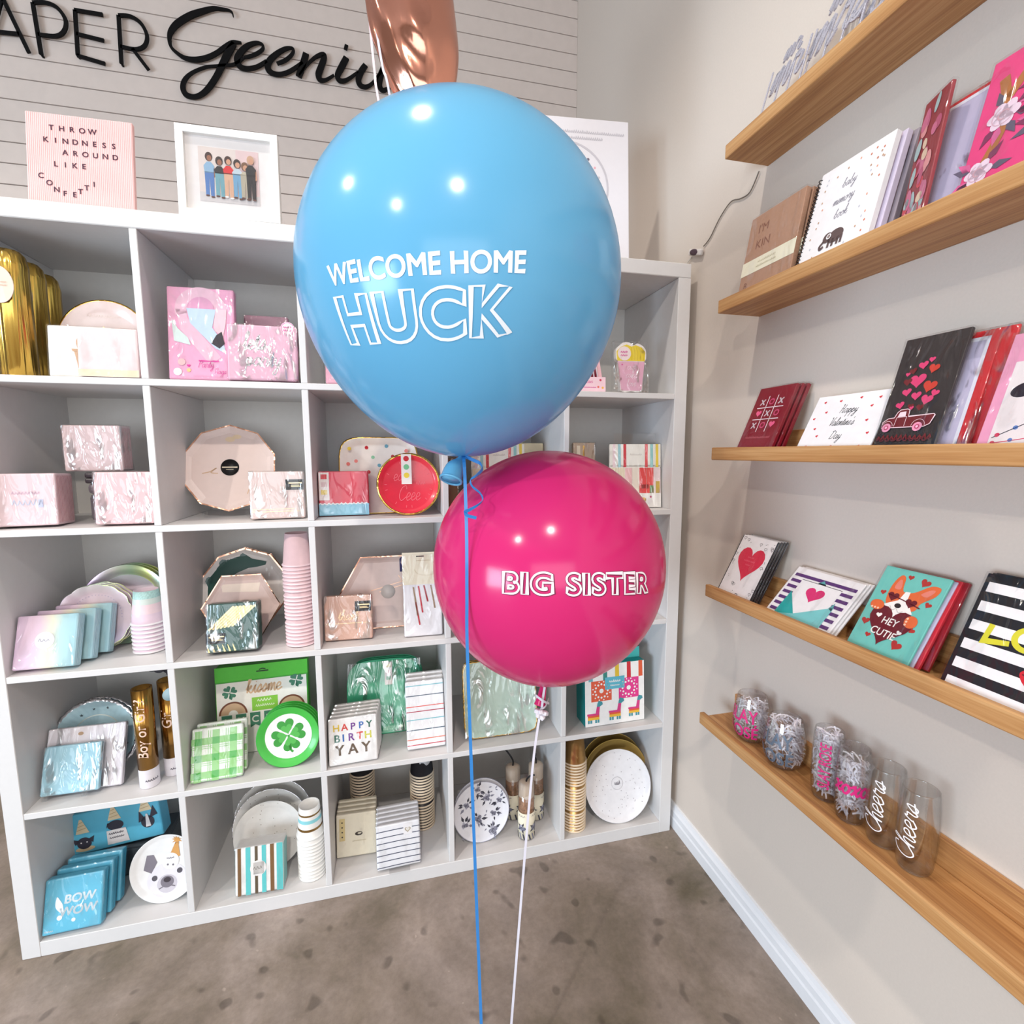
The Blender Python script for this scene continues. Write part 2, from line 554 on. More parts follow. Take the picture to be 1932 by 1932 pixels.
def loops_of(vs, fs):
    pos = {}; rep = []
    for i, v in enumerate(vs):
        k = (round(v[0], 5), round(v[1], 5)); rep.append(pos.setdefault(k, i))
    cnt = {}
    for f in fs:
        f = [rep[i] for i in f]
        for a, b in zip(f, f[1:] + f[:1]):
            if a == b: continue
            cnt.setdefault(tuple(sorted((a, b))), []).append((a, b))
    nxt = {}
    for k, l in cnt.items():
        if len(l) == 1:
            nxt.setdefault(l[0][0], []).append(l[0][1])
    loops = []
    while nxt:
        st = next(iter(nxt)); cur = st; lp = []
        while cur in nxt:
            lp.append(cur); q = nxt[cur]; b = q.pop()
            if not q: del nxt[cur]
            cur = b
            if cur == st: break
        if len(lp) > 2:
            loops.append([vs[i] for i in lp])
    return loops


def refine(vs, fs, maxlen):
    bm = bmesh.new()
    bv = [bm.verts.new((v[0], v[1], 0)) for v in vs]
    for f in fs:
        try:
            bm.faces.new([bv[i] for i in f])
        except Exception:
            pass
    bmesh.ops.remove_doubles(bm, verts=bm.verts, dist=1e-6)
    bmesh.ops.triangulate(bm, faces=bm.faces)
    for _ in range(6):
        es = [e for e in bm.edges if e.calc_length() > maxlen]
        if not es: break
        bmesh.ops.subdivide_edges(bm, edges=es, cuts=1)
        bmesh.ops.triangulate(bm, faces=bm.faces)
    bm.verts.index_update()
    r = [(v.co.x, v.co.y) for v in bm.verts], [tuple(v.index for v in f.verts) for f in bm.faces]
    bm.free(); return r


GL = {  # one-stroke handwriting, x-height 1
 'a': (1.0, [[(.75, .85), (.4, 1), (.08, .5), (.3, 0), (.65, .4), (.78, 1), (.72, .3), (.9, 0), (1.1, .3)]]),
 'b': (.85, [[(0, .4), (.3, 1.6), (.35, 2), (.2, 1.8), (.15, .5), (.3, 0), (.65, .2), (.6, .8), (.35, .85)]]),
 'c': (.75, [[(.7, .8), (.45, 1), (.1, .5), (.35, 0), (.85, .35)]]),
 'd': (.9, [[(.6, .9), (.3, 1), (.08, .4), (.3, 0), (.6, .5), (.75, 2), (.65, .3), (.8, 0), (1, .35)]]),
 'e': (.7, [[(0, .35), (.5, .6), (.5, .95), (.25, 1), (.08, .5), (.3, 0), (.8, .35)]]),
 'g': (.85, [[(.7, .85), (.4, 1), (.08, .5), (.3, 0), (.65, .5), (.7, 1), (.6, -.5), (.3, -1), (.1, -.6), (.9, .3)]]),
 'h': (.85, [[(0, .4), (.35, 1.6), (.35, 2), (.2, 1.9), (.15, 0), (.3, .8), (.55, 1), (.62, .7), (.6, .1), (.75, 0), (.95, .35)]]),
 'i': (.5, [[(0, .35), (.22, 1), (.2, .2), (.35, 0), (.55, .35)], [(.25, 1.45), (.3, 1.5)]]),
 'k': (.85, [[(0, .4), (.35, 1.6), (.35, 2), (.2, 1.9), (.15, 0)], [(.15, .4), (.55, 1), (.5, .6), (.2, .5), (.6, 0), (.9, .35)]]),
 'l': (.5, [[(0, .35), (.4, 1.7), (.3, 2), (.18, 1.6), (.2, .2), (.35, 0), (.55, .35)]]),
 'm': (1.1, [[(0, .35), (.15, 1), (.15, 0), (.3, .8), (.48, 1), (.52, 0), (.68, .8), (.85, 1), (.9, .2), (1, 0), (1.2, .35)]]),
 'n': (.8, [[(0, .35), (.15, 1), (.15, 0), (.3, .8), (.5, 1), (.55, .2), (.7, 0), (.9, .35)]]),
 'o': (.85, [[(.45, 1), (.1, .6), (.2, .05), (.5, 0), (.7, .5), (.45, 1), (.6, .8), (.95, .8)]]),
 'p': (.8, [[(0, .35), (.2, 1), (.1, -1)], [(.15, .5), (.4, 1), (.65, .7), (.5, .05), (.2, .15), (.8, .3)]]),
 'r': (.75, [[(0, .35), (.2, 1.1), (.3, .9), (.55, .9), (.5, .2), (.65, 0), (.85, .35)]]),
 's': (.65, [[(0, .3), (.4, 1.05), (.5, .4), (.35, 0), (.1, .1), (.75, .35)]]),
 't': (.55, [[(0, .35), (.3, 1.6), (.25, .2), (.4, 0), (.6, .35)], [(.05, 1.1), (.5, 1.15)]]),
 'u': (.9, [[(0, .35), (.15, 1), (.15, .2), (.35, 0), (.6, .5), (.65, 1), (.62, .2), (.8, 0), (1, .35)]]),
 'v': (.75, [[(0, .6), (.15, 1), (.3, 0), (.65, .9), (.9, .85)]]),
 'w': (1.0, [[(0, .6), (.12, 1), (.25, 0), (.5, .8), (.6, 0), (.9, .9), (1.1, .85)]]),
 'x': (.8, [[(.05, .8), (.25, 1), (.4, .4), (.6, 0), (.85, .3)], [(.75, 1), (.05, 0)]]),
 'y': (.8, [[(0, .35), (.15, 1), (.2, .3), (.4, .1), (.6, .6), (.65, 1), (.5, -.6), (.25, -1), (.1, -.7), (.8, .3)]]),
 'H': (1.1, [[(.1, 1.9), (.3, 2), (.2, 0)], [(.2, 1), (.8, 1.1)], [(.85, 2), (.75, .3), (.9, 0), (1.1, .35)]]),
 'V': (.9, [[(0, 1.7), (.2, 2), (.45, 0), (.9, 1.9), (1.1, 2)]]),
 'D': (1.2, [[(.3, 2), (.2, 0)], [(0, 1.8), (.6, 2), (1.1, 1.3), (.8, .2), (.2, 0)]]),
 'C': (1.05, [[(.95, 1.5), (.75, 2), (.2, 1.6), (.05, .6), (.45, 0), (1.05, .5)]]),
 'P': (.9, [[(.3, 1.9), (.15, 0)], [(0, 1.6), (.5, 2), (.9, 1.6), (.6, 1), (.25, 1)]]),
 'B': (.95, [[(.3, 1.9), (.15, 0)], [(0, 1.6), (.5, 2), (.8, 1.6), (.35, 1.05), (.8, .7), (.6, .1), (.1, .05)]]),
 'G': (1.0, [[(.95, 1.6), (.6, 2), (.1, 1), (.5, 0), (.9, .6), (.6, .8)]]),
 'S': (.9, [[(.8, 1.7), (.5, 2), (.2, 1.5), (.7, .7), (.5, 0), (.1, .3)]]),
 '?': (.7, [[(.1, 1.6), (.4, 2), (.65, 1.5), (.35, 1), (.33, .5)], [(.3, .1), (.34, .05)]]),
 "'": (.25, [[(.1, 2), (.08, 1.6)]]), ' ': (.6, []),
}


class Art:
    """print laid out on a w-wide face; u, v in units of the width, v = 0 at the bottom"""
    def __init__(s, w):
        s.w = w; s.it = []; s.L = 1

    def up(s):
        s.L += 1; return s

    def raw(s, vs, fs, mat):
        s.it.append((vs, fs, mat, s.L)); return s

    def poly(s, pts, mat):
        return s.raw(list(pts), [tuple(range(len(pts)))], mat)

    def rect(s, u0, v0, u1, v1, mat):
        return s.poly([(u0, v0), (u1, v0), (u1, v1), (u0, v1)], mat)

    def circ(s, u, v, r, mat, ry=None, n=24, rot=0):
        ry = ry or r
        return s.poly([(u + r * cos(2 * pi * k / n) * cos(rot) - ry * sin(2 * pi * k / n) * sin(rot),
                        v + r * cos(2 * pi * k / n) * sin(rot) + ry * sin(2 * pi * k / n) * cos(rot)) for k in range(n)], mat)

    def ring(s, u, v, r0, r1, mat, a0=0, a1=2 * pi, n=28, sy=1.0):
        vs = []
        for k in range(n + 1):
            a = a0 + (a1 - a0) * k / n
            vs += [(u + r0 * cos(a), v + r0 * sin(a) * sy), (u + r1 * cos(a), v + r1 * sin(a) * sy)]
        return s.raw(vs, [(2 * k, 2 * k + 1, 2 * k + 3, 2 * k + 2) for k in range(n)], mat)

    def heart(s, u, v, sz, mat, rot=0, sy=1.0):
        p = []
        for k in range(30):
            t = 2 * pi * k / 30
            x = 16 * sin(t) ** 3 / 32 * sz; y = (13 * cos(t) - 5 * cos(2 * t) - 2 * cos(3 * t) - cos(4 * t) + 2) / 32 * sz * sy
            p.append((u + x * cos(rot) - y * sin(rot), v + x * sin(rot) + y * cos(rot)))
        return s.poly(p, mat)

    def star(s, u, v, r, mat, n=5, inner=.45, rot=pi / 2):
        return s.poly([(u + (r if k % 2 == 0 else r * inner) * cos(rot + pi * k / n),
                        v + (r if k % 2 == 0 else r * inner) * sin(rot + pi * k / n)) for k in range(2 * n)], mat)

    def stroke(s, pts, wid, mat, sm=True, closed=False, n=5):
        if isinstance(wid, (list, tuple)):
            q = smooth([tuple(p) + (w_,) for p, w_ in zip(pts, wid)], n, closed) if sm else [tuple(p) + (w_,) for p, w_ in zip(pts, wid)]
            vs, fs = strip2d([(a, b) for a, b, c in q], [c for a, b, c in q], closed)
        else:
            q = smooth(pts, n, closed) if sm else pts
            vs, fs = strip2d(q, wid, closed)
        return s.raw(vs, fs, mat)

    def text(s, t, u, v, size, mat, bold=0.0, shear=0.0, spc=1.0, sx=1.0, rot=0.0):
        vs, fs = text2d(t, 0.0, shear, spc)
        if bold:
            for lp in loops_of(vs, fs):
                q = [(u + (x * sx * cos(rot) - y * sin(rot)) * size, v + (x * sx * sin(rot) + y * cos(rot)) * size) for x, y in lp]
                a, b = strip2d(q, 2 * bold * size, True); s.raw(a, b, mat)
        return s.raw([(u + (x * sx * cos(rot) - y * sin(rot)) * size, v + (x * sx * sin(rot) + y * cos(rot)) * size) for x, y in vs], fs, mat)

    def outl(s, t, u, v, size, wid, mat, bold=0.0, spc=1.0, sx=1.0):
        vs, fs = text2d(t, 0.0, 0.0, spc)
        for lp in loops_of(vs, fs):
            lp = [(x * sx, y) for x, y in lp]; n = len(lp); q = []
            for i in range(n):
                p0, p1, p2 = lp[i - 1], lp[i], lp[(i + 1) % n]
                a1, b1 = (p1[0] - p0[0], p1[1] - p0[1]), (p2[0] - p1[0], p2[1] - p1[1])
                l1, l2 = math.hypot(*a1) or 1e-9, math.hypot(*b1) or 1e-9
                n1, n2 = (a1[1] / l1, -a1[0] / l1), (b1[1] / l2, -b1[0] / l2)
                mx, my = n1[0] + n2[0], n1[1] + n2[1]; d = mx * n1[0] + my * n1[1]
                d = max(d, .6)
                q.append((u + (p1[0] + mx / d * bold) * size, v + (p1[1] + my / d * bold) * size))
            a, b = strip2d(q, wid, True); s.raw(a, b, mat)
        return s

    def script(s, t, u, v, size, mat, wid=.012, slant=.25, rot=0.0, sx=1.0):
        """joined handwriting centred on u"""
        tot = sum(GL.get(c, GL['e'])[0] for c in t) * sx; x0 = -tot / 2
        for c in t:
            adv, st = GL.get(c, GL['e'])
            for pl in st:
                q = [(x0 + (p[0] + p[1] * slant) * sx if False else x0 + p[0] * sx + p[1] * slant * .8, p[1]) for p in pl]
                q = smooth(q, 4)
                q = [(u + (a * cos(rot) - b * sin(rot)) * size, v + (a * sin(rot) + b * cos(rot)) * size) for a, b in q]
                a, b = strip2d(q, wid * size); s.raw(a, b, mat)
            x0 += adv * sx
        return s

    def scrib(s, u0, u1, v, h, mat, wid=.008, loops=None):
        """tiny unreadable line of lettering"""
        n = loops or max(3, int((u1 - u0) / (h * .9)))
        pts = []
        for k in range(n):
            x = u0 + (u1 - u0) * k / n; d = (u1 - u0) / n
            pts += [(x, v), (x + d * .35, v + h * rnd.uniform(.6, 1.1)), (x + d * .6, v + h * .1)]
        return s.stroke(pts, wid, mat, n=2)

    def put(s, mb, fn=None, y=0.0, base=.0003, step=.00022, M=None, max_len=None):
        w_ = s.w
        for vs, fs, mat, L in s.it:
            off = base + step * L
            if max_len:
                vs, fs = refine(vs, fs, max_len)
            if fn:
                P = [fn(a, b, off) for a, b in vs]
            else:
                P = [((a - .5) * w_, y - off, b * w_) for a, b in vs]
            mb.add(P, fs, mat, M)
        return mb


# ------------------------------------------------------------------ product builders
def pack(name, label, cat, x, y, z, wd, h, t, body, art=None, tilt=10, yaw=0, group=None, film=FILM, part='napkins', back=None, folds=True, r=.004, sticker=None, roll=0):
    """square paper pack standing on edge, facing -Y in its own frame, leaning back by tilt"""
    root = T(name, label, cat, (x, y, z + t * sin(RAD(tilt))), tilt, yaw, group, roll)
    mb = MB(); mb.rbox(-wd / 2, wd / 2, 0, t, 0, h, body, r)
    if folds and t > .012:
        ns = int(t / .006)
        ln = back or body
        for k in range(1, ns):
            yy = t * k / ns
            for sx in (-1, 1):
                mb.box(sx * (wd / 2 + .0002) - .0004, sx * (wd / 2 + .0002) + .0004, yy - .0006, yy + .0006, .006, h - .006, ln)
    if art:
        art.put(mb)
    mb.build(part, root)
    if sticker:
        s = MB(); sticker.put(s, base=.0014); s.build('sticker', root)
    if film:
        f = MB(); e = .0022
        f.rbox(-wd / 2 - e, wd / 2 + e, -e, t + e, 0, h + e, film, r)
        f.build('clear_wrap', root)
    return root


def row_of(root, n, step, labels, scale=None):
    """further packs behind the first, each a thing of its own"""
    out = [root]
    b = Vector(root.location)
    for k in range(1, n):
        out.append(dup(root, labels[k], b + Vector(step) * k))
    root['label'] = labels[0]
    return out


def cup_mesh(h, rb, rr, body, rim, bands=None):
    mb = MB()
    prof = [(rr - .001, .0), (rr + .0015, .001), (rr + .0018, .003), (rr + .0008, .0048), (rr - .0012, .0052)]
    pm = [rim, rim, rim, rim]
    zs = [(.0052, h)] if not bands else None
    n = 8
    segs = bands or [(h, body)]
    z0 = .0052
    for zt, m_ in segs:
        r_ = rr - .0012 + (rb - rr + .0012) * (zt - .0052) / (h - .0052)
        prof.append((r_, zt)); pm.append(m_)
    prof += [(rb - .0015, h), (rb - .003, h - .008), (0, h - .008)]
    pm += [body, body, body]
    mb.lathe(prof, 28, body, pm=pm)
    return mb


def cup_stack(name, x, y, z, n, sp, mb, desc, group, loc_word, gaps=None, lean=(0, 0)):
    """n cups nested mouth down, the top one fully seen"""
    first = mb.build(name); tag(first, None, 'cup', group)
    for k in range(n):
        o = first if k == n - 1 else first.copy()
        if o is not first: COL.objects.link(o)
        g = sum(1 for q in (gaps or []) if k >= q) * .006
        o.location = (x + lean[0] * k, y + lean[1] * k, z + k * sp + g)
        o.rotation_euler = (0, 0, RAD(37 * k))
        i = n - 1 - k
        o['label'] = ('%s cup at the very top of %s' % (desc, loc_word)) if i == 0 else ('%s cup, %s from the top of %s' % (desc, ORD[i], loc_word))
        o['category'] = 'cup'; o['group'] = group


def plate(name, label, x, y, z, R, mats, tilt=12, yaw=0, rfun=None, seg=48, art=None, group=None, rim_w=.2, depth=.011, rot=0, cat='plate', flat=False, lift=0, edge=.02):
    """party plate standing on its edge, face to -Y; mats = (well, rim, edge)"""
    root = T(name, label, cat, (x, y, z + lift), tilt, yaw, group)
    well, rim, ed = mats
    rmin = 1.0
    if rfun:
        rmin = min(rfun(2 * pi * k / 72 + rot) * -sin(2 * pi * k / 72) for k in range(72))
        rmin = -rmin if False else abs(min(rfun(2 * pi * k / 144 + rot) * sin(2 * pi * k / 144) for k in range(144)))
    rw = 1 - rim_w
    prof = [(0, depth), (rw * .93 * R, depth), (rw * R, depth * .72), ((1 - edge) * R, .0004), (R, .0), (R * .997, .0014), (rw * R, depth * .72 + .0016), (rw * .93 * R, depth + .0018), (0, depth + .0018)]
    pm = [well, rim if rim_w > .1 else well, rim, ed, ed, rim, rim, well]
    M = Matrix.Translation((0, 0, R * rmin)) @ Matrix.Rotation(RAD(90), 4, 'X') @ Matrix.Scale(-1, 4, (0, 0, 1))
    # lathe axis z -> local +y (depth grows away from the viewer)
    mb = MB()
    f = (lambda a: rfun(a + rot)) if rfun else None
    mb.lathe(prof, seg, well, M, not flat, f, pm)
    if art:
        def yy(r):
            r = r / R
            if r < rw * .93: return depth
            if r < rw: return depth + (depth * .72 - depth) * (r - rw * .93) / (rw * .07)
            return max(0, depth * .72 * (1 - r) / (1 - rw))
        art.put(mb, lambda u, v, o: ((u - .5) * art.w, yy(math.hypot((u - .5) * art.w, (v - .5) * art.w)) - o, R * rmin + (v - .5) * art.w), max_len=art.ml if hasattr(art, 'ml') else None)
    mb.build('plate_face', root)
    return root


def stand_feet(root, xs, z0, m=CLEAR):
    """little clear easel feet holding an item up"""
    mb = MB()
    for x_ in xs:
        mb.rbox(x_ - .006, x_ + .006, -.016, .05, z0, z0 + .005, m, .002)
        mb.rbox(x_ - .006, x_ + .006, -.016, -.011, z0, z0 + .018, m, .002)
    return mb.build('clear_stand', root)


def superell(p):
    return lambda a: 1.0 / ((abs(cos(a)) ** p + abs(sin(a)) ** p) ** (1.0 / p))


def ngon(n, off=0.0):
    return lambda a: cos(pi / n) / cos(((a - off) % (2 * pi / n)) - pi / n)


# ================================================================== room
XW, YB, ZC = 1.85, 1.055, 3.62
mb = MB(); mb.box(-4.0, XW + .1, -6.6, YB + .1, -.1, 0, concrete_mat()); struct(mb, 'floor')
wallm = K((212, 201, 190), .75, var=.02, bump=.08, scale=220, name='wall_paint')
mb = MB(); mb.box(XW, XW + .1, -6.6, YB + .1, 0, ZC, wallm); struct(mb, 'wall_right')
mb = MB(); mb.box(-4.0, XW + .1, -6.6, YB + .1, ZC, ZC + .1, K((205, 200, 196), .8, name='ceiling_paint')); struct(mb, 'ceiling')
boardm = K((214, 200, 191), .6, var=.03, scale=30, name='grey_white_boards')
mb = MB(); mb.box(-4.0, XW, YB + .008, YB + .1, 0, ZC, K((92, 86, 82), .8, name='groove_shadow_paint'))
z = 2.288 - 30 * .0757
while z < ZC - .001:
    mb.rbox(-4.0, XW, YB, YB + .012, max(z + .0018, 0), min(z + .0757 - .0018, ZC), boardm, .0012, seg=1)
    z += .0757
struct(mb, 'wall_back')
trimm = K((226, 228, 232), .4, var=.015, name='white_trim_paint')
mb = MB()
prof = [(0, 0), (-.015, 0), (-.015, .034), (-.0125, .040), (-.0125, .058), (-.009, .066), (-.006, .078), (0, .080)]
n = len(prof)
vs = [(XW + a, y, b) for y in (-6.6, YB) for a, b in prof]
mb.add(vs, [tuple(range(n)), tuple(range(2 * n - 1, n - 1, -1))] + [(i, (i + 1) % n, (i + 1) % n + n, i + n) for i in range(n)], trimm)
struct(mb, 'baseboard_right')

# ================================================================== cube shelving unit
TP, CW, DV, DEP = .0405, .335, .016, .35
XL = [TP + i * (CW + DV) for i in range(5)]
ZF = [1.82 - TP - CW * (j + 1) - DV * j for j in range(5)]
unit = T('cube_shelving_unit', 'large white five by five cube shelving unit against the boarded wall', 'shelving unit', (0, 0, 0))
def pp(name, *b, r=.0012):
    q = MB(); q.rbox(*b, MELA, r, seg=1); q.build(name, unit)
pp('side_panel', 0, TP, 0, DEP + .006, 0, 1.7795 - .0005); pp('side_panel', 1.82 - TP, 1.82, 0, DEP + .006, 0, 1.7795 - .0005)
pp('top_panel', 0, 1.82, 0, DEP + .006, 1.7795, 1.82, r=.002); pp('bottom_panel', TP, 1.82 - TP, 0, DEP, 0, TP)
for j in range(4):
    pp('shelf_board', TP, 1.82 - TP, .0005, DEP, ZF[j] - DV, ZF[j])
for j in range(5):
    for i in range(1, 5):
        pp('divider', XL[i] - DV, XL[i], .001, DEP, ZF[j] + .0002, ZF[j] + CW - .0002)
q = MB(); q.box(TP, 1.82 - TP, DEP, DEP + .005, TP, 1.7795, K((222, 220, 216), .5, var=.02, name='back_board')); q.build('back_panel', unit)

# ================================================================== wall sign
SIGN = K((9, 8, 9), .6, var=.02, spec=.15, name='black_acrylic')
sign = T('wall_sign', 'black shop name sign in thin capitals and flowing script on the boarded wall', 'sign', (0, 0, 0))
def letter(strokes, name):
    mb = MB()
    for st in strokes:
        if len(st[0]) == 3:
            q = smooth(st, 6); vs, fs = strip2d([(a, b) for a, b, c in q], [c for a, b, c in q])
        else:
            q = smooth(st, 6) if len(st) > 4 else st
            vs, fs = strip2d(q, .0125)
        n = len(vs) // 2
        out = vs[:n] + vs[n:][::-1]
        m = len(out)
        V = [(a, 1.037, b) for a, b in out] + [(a, 1.044, b) for a, b in out]
        mb.add([(a, 1.037, b) for a, b in vs], fs, SIGN); mb.add([(a, 1.044, b) for a, b in vs], fs, SIGN)
        mb.add(V, [(i, (i + 1) % m, (i + 1) % m + m, i + m) for i in range(m)], SIGN)
    for st in strokes[:1]:                       # stand-off pins to the wall
        a, b = st[len(st) // 2][0], st[len(st) // 2][1]
        mb.box(a - .003, a + .003, 1.044, YB, b - .003, b + .003, SIGN)
    return mb.build(name, sign)
letter([[(-.56, 2.743), (-.56, 2.92)], [(-.56, 2.92), (-.52, 2.925), (-.49, 2.905), (-.475, 2.875), (-.485, 2.845), (-.515, 2.825), (-.56, 2.822)]], 'capital')
letter([[(-.449, 2.743), (-.387, 2.925)], [(-.387, 2.925), (-.322, 2.751)], [(-.418, 2.805), (-.345, 2.81)]], 'capital')
letter([[(-.294, 2.924), (-.284, 2.752)], [(-.294, 2.924), (-.252, 2.932), (-.217, 2.921), (-.195, 2.886), (-.201, 2.849), (-.229, 2.824), (-.287, 2.819)]], 'capital')
letter([[(-.161, 2.924), (-.166, 2.768)], [(-.071, 2.925), (-.163, 2.924)], [(-.168, 2.768), (-.078, 2.754)], [(-.163, 2.843), (-.075, 2.835)]], 'capital')
letter([[(-.019, 2.932), (-.023, 2.764)], [(-.019, 2.932), (.021, 2.936), (.055, 2.918), (.072, 2.879), (.062, 2.842), (.03, 2.823), (-.021, 2.824)], [(.019, 2.823), (.068, 2.757)]], 'capital')
SCRIPT = {
 'G1': [(.383,3.001,2),(.38,3.016,9),(.366,3.022,12),(.345,3.021,16),(.314,3.018,22),(.27,2.999,30),(.227,2.976,34),(.182,2.941,34),(.157,2.909,28),(.149,2.882,20),(.153,2.853,16),(.174,2.833,18),(.203,2.82,24),(.241,2.822,28),(.281,2.837,26),(.317,2.86,24),(.349,2.887,26),(.377,2.907,22),(.408,2.911,10)],
 'G2': [(.381,2.905,30),(.357,2.866,40),(.332,2.818,36),(.307,2.77,32),(.273,2.72,30),(.245,2.694,26),(.219,2.683,26),(.193,2.688,32),(.184,2.711,28),(.193,2.741,22),(.221,2.771,16),(.27,2.799,14),(.314,2.811,14),(.376,2.827,16),(.413,2.857,12)],
 'e1': [(.413,2.858,14),(.441,2.869,18),(.468,2.885,18),(.487,2.904,16),(.484,2.919,14),(.462,2.92,20),(.429,2.903,28),(.401,2.873,34),(.388,2.845,36),(.398,2.822,32),(.424,2.819,26),(.461,2.832,22),(.499,2.859,20)],
 'e2': [(.537,2.856,18),(.568,2.873,20),(.592,2.895,18),(.603,2.914,16),(.598,2.924,14),(.572,2.917,22),(.537,2.892,28),(.508,2.86,34),(.502,2.832,36),(.519,2.817,30),(.551,2.819,24),(.589,2.838,22),(.637,2.877,18)],
 'n1': [(.652,2.914,36),(.637,2.868,38),(.618,2.82,36)],
 'n2': [(.621,2.825,10),(.651,2.868,14),(.686,2.904,18),(.715,2.92,26),(.723,2.912,32),(.71,2.876,36),(.697,2.841,38),(.703,2.822,30),(.725,2.825,18),(.759,2.849,12)],
 'i1': [(.812,2.925,36),(.79,2.884,38),(.773,2.849,34),(.783,2.831,28),(.812,2.84,20),(.857,2.877,12)],
 'i2': [(.805,2.966,30),(.818,2.962,30)],
 'u1': [(.889,2.909,32),(.869,2.879,36),(.857,2.846,36),(.867,2.825,30),(.891,2.825,22),(.92,2.848,18),(.959,2.902,18)],
 'u2': [(.964,2.911,36),(.949,2.874,38),(.944,2.837,34),(.959,2.821,26),(.992,2.841,14)],
 's1': [(.992,2.841,14),(1.054,2.897,22),(1.065,2.877,30),(1.06,2.845,30),(1.037,2.827,22),(1.015,2.832,18)]}
letter([[(a, b, c * .00062 + .001) for a, b, c in st] for st in SCRIPT.values()], 'script_word')

# ================================================================== letter board, framed photo, poster on top of the unit
ZT = 1.8212
PINKF = K((236, 190, 188), .9, var=.03, bump=.25, scale=500, name='pink_felt')
lb = T('letter_board', 'square pink felt letter board leaning on top of the white shelving unit', 'letter board', (.264, .055, ZT), 6, -2)
W_ = .215
mb = MB()
mb.rbox(-W_/2, W_/2, 0, .012, 0, .222, PINKF, .002)
mb.build('felt_board', lb)
mb = MB()
nr = 56
for k in range(nr):
    x_ = -W_/2 + .003 + (W_ - .006) * k / (nr - 1)
    mb.box(x_ - .0007, x_ + .0007, -.0006, .0002, .002, .220, PINKF)
mb.build('felt_ribs', lb)
a = Art(W_); inkm = K((70, 38, 60), .5)
def lrow(word, us, v):
    for c, u in zip(word, us):
        a.text(c, u, v, .078, inkm, .02)
lrow('THROW', [.24 + .095 * k for k in range(5)], .855)
lrow('KINDNESS', [.185 + .0905 * k for k in range(8)], .725)
lrow('AROUND', [.36 + .094 * k for k in range(6)], .605)
lrow('LIKE', [.27 + .087 * k for k in range(4)], .475)
for c, u, v in zip('CONFETTI', [.13, .205, .27, .345, .435, .49, .55, .62], [.34, .27, .205, .17, .165, .205, .25, .295]):
    a.text(c, u, v, .078, inkm, .02)
ink = MB(); a.put(ink, base=.0009); ink.build('lettering', lb)

fr = T('framed_photo', 'white picture frame with a small group photo on top of the unit', 'picture frame', (.589, .004, ZT), 3, -1)
frm = K((244, 242, 238), .35, var=.01, name='white_frame_lacquer')
FW, FH = .22, .204
mb = MB()
for b in ((-FW/2, FW/2, 0, .02, 0, .017), (-FW/2, FW/2, 0, .02, FH-.017, FH), (-FW/2, -FW/2+.017, 0, .02, .017, FH-.017), (FW/2-.017, FW/2, 0, .02, .017, FH-.017)):
    mb.rbox(*b, frm, .0012)
mb.build('frame', fr)
mb = MB(); mb.box(-FW/2+.012, FW/2-.012, .010, .017, .012, FH-.012, K((238, 232, 230), .8)); mb.build('mount', fr)
a = Art(.13)
a.rect(0, 0, 1, .95, K((222, 208, 202), .4)).up(); a.rect(0, 0, 1, .16, K((206, 200, 200), .4)); a.rect(.62, .16, 1, .95, K((224, 196, 196), .4)).up()
skin = (K((150, 96, 70), .5), K((205, 150, 120), .5), K((120, 76, 58), .5))
def figure(u, hgt, hair, top, leg, sk, w_=.085, shoe=(90, 50, 40)):
    hc, tc_, lc = K(hair, .6), K(top, .6), K(leg, .6)
    b = .10
    a.poly([(u - w_*.8, b), (u - w_*.1, b), (u, b + .32), (u + w_*.15, b), (u + w_*.85, b - .02), (u + w_*.95, b + .42), (u - w_*.9, b + .42)], lc)
    a.poly([(u - w_*.9, b + .40), (u + w_*.95, b + .40), (u + w_*1.05, b + hgt - .22), (u + w_*.4, b + hgt - .15), (u - w_*.4, b + hgt - .15), (u - w_*1.05, b + hgt - .22)], tc_)
    a.poly([(u + w_*.9, b + .32), (u + w_*1.15, b + .34), (u + w_*1.1, b + hgt - .24), (u + w_*.8, b + hgt - .26)], sk)
    a.up(); a.circ(u, b + hgt - .06, w_*.72, hc, w_*.95, 14); a.up(); a.circ(u + w_*.1, b + hgt - .085, w_*.46, sk, w_*.6, 12)
    a.circ(u - w_*.45, b, w_*.4, K(shoe, .5), w_*.2, 10); a.circ(u + w_*.55, b - .02, w_*.4, K(shoe, .5), w_*.2, 10); a.up()
figure(.17, .74, (60, 34, 28), (140, 176, 205), (80, 120, 180), skin[0])
figure(.34, .68, (45, 28, 24), (30, 26, 28), (108, 160, 172), skin[0])
figure(.49, .70, (62, 32, 24), (214, 36, 40), (214, 168, 140), skin[1], shoe=(235, 232, 230))
figure(.64, .66, (50, 34, 28), (190, 205, 215), (110, 160, 195), skin[1])
figure(.77, .62, (120, 84, 60), (190, 180, 158), (176, 166, 146), skin[1])
figure(.87, .74, (200, 160, 130), (28, 26, 28), (30, 24, 26), skin[1])
mb = MB(); a.put(mb, lambda u, v, o: ((u - .5) * .13 - .001, .010 - o, .040 + v * .13)); mb.build('photo_print', fr)
mb = MB(); mb.box(-FW/2+.014, FW/2-.014, .0042, .0052, .014, FH-.014, CLEAR); mb.build('glass_pane', fr)

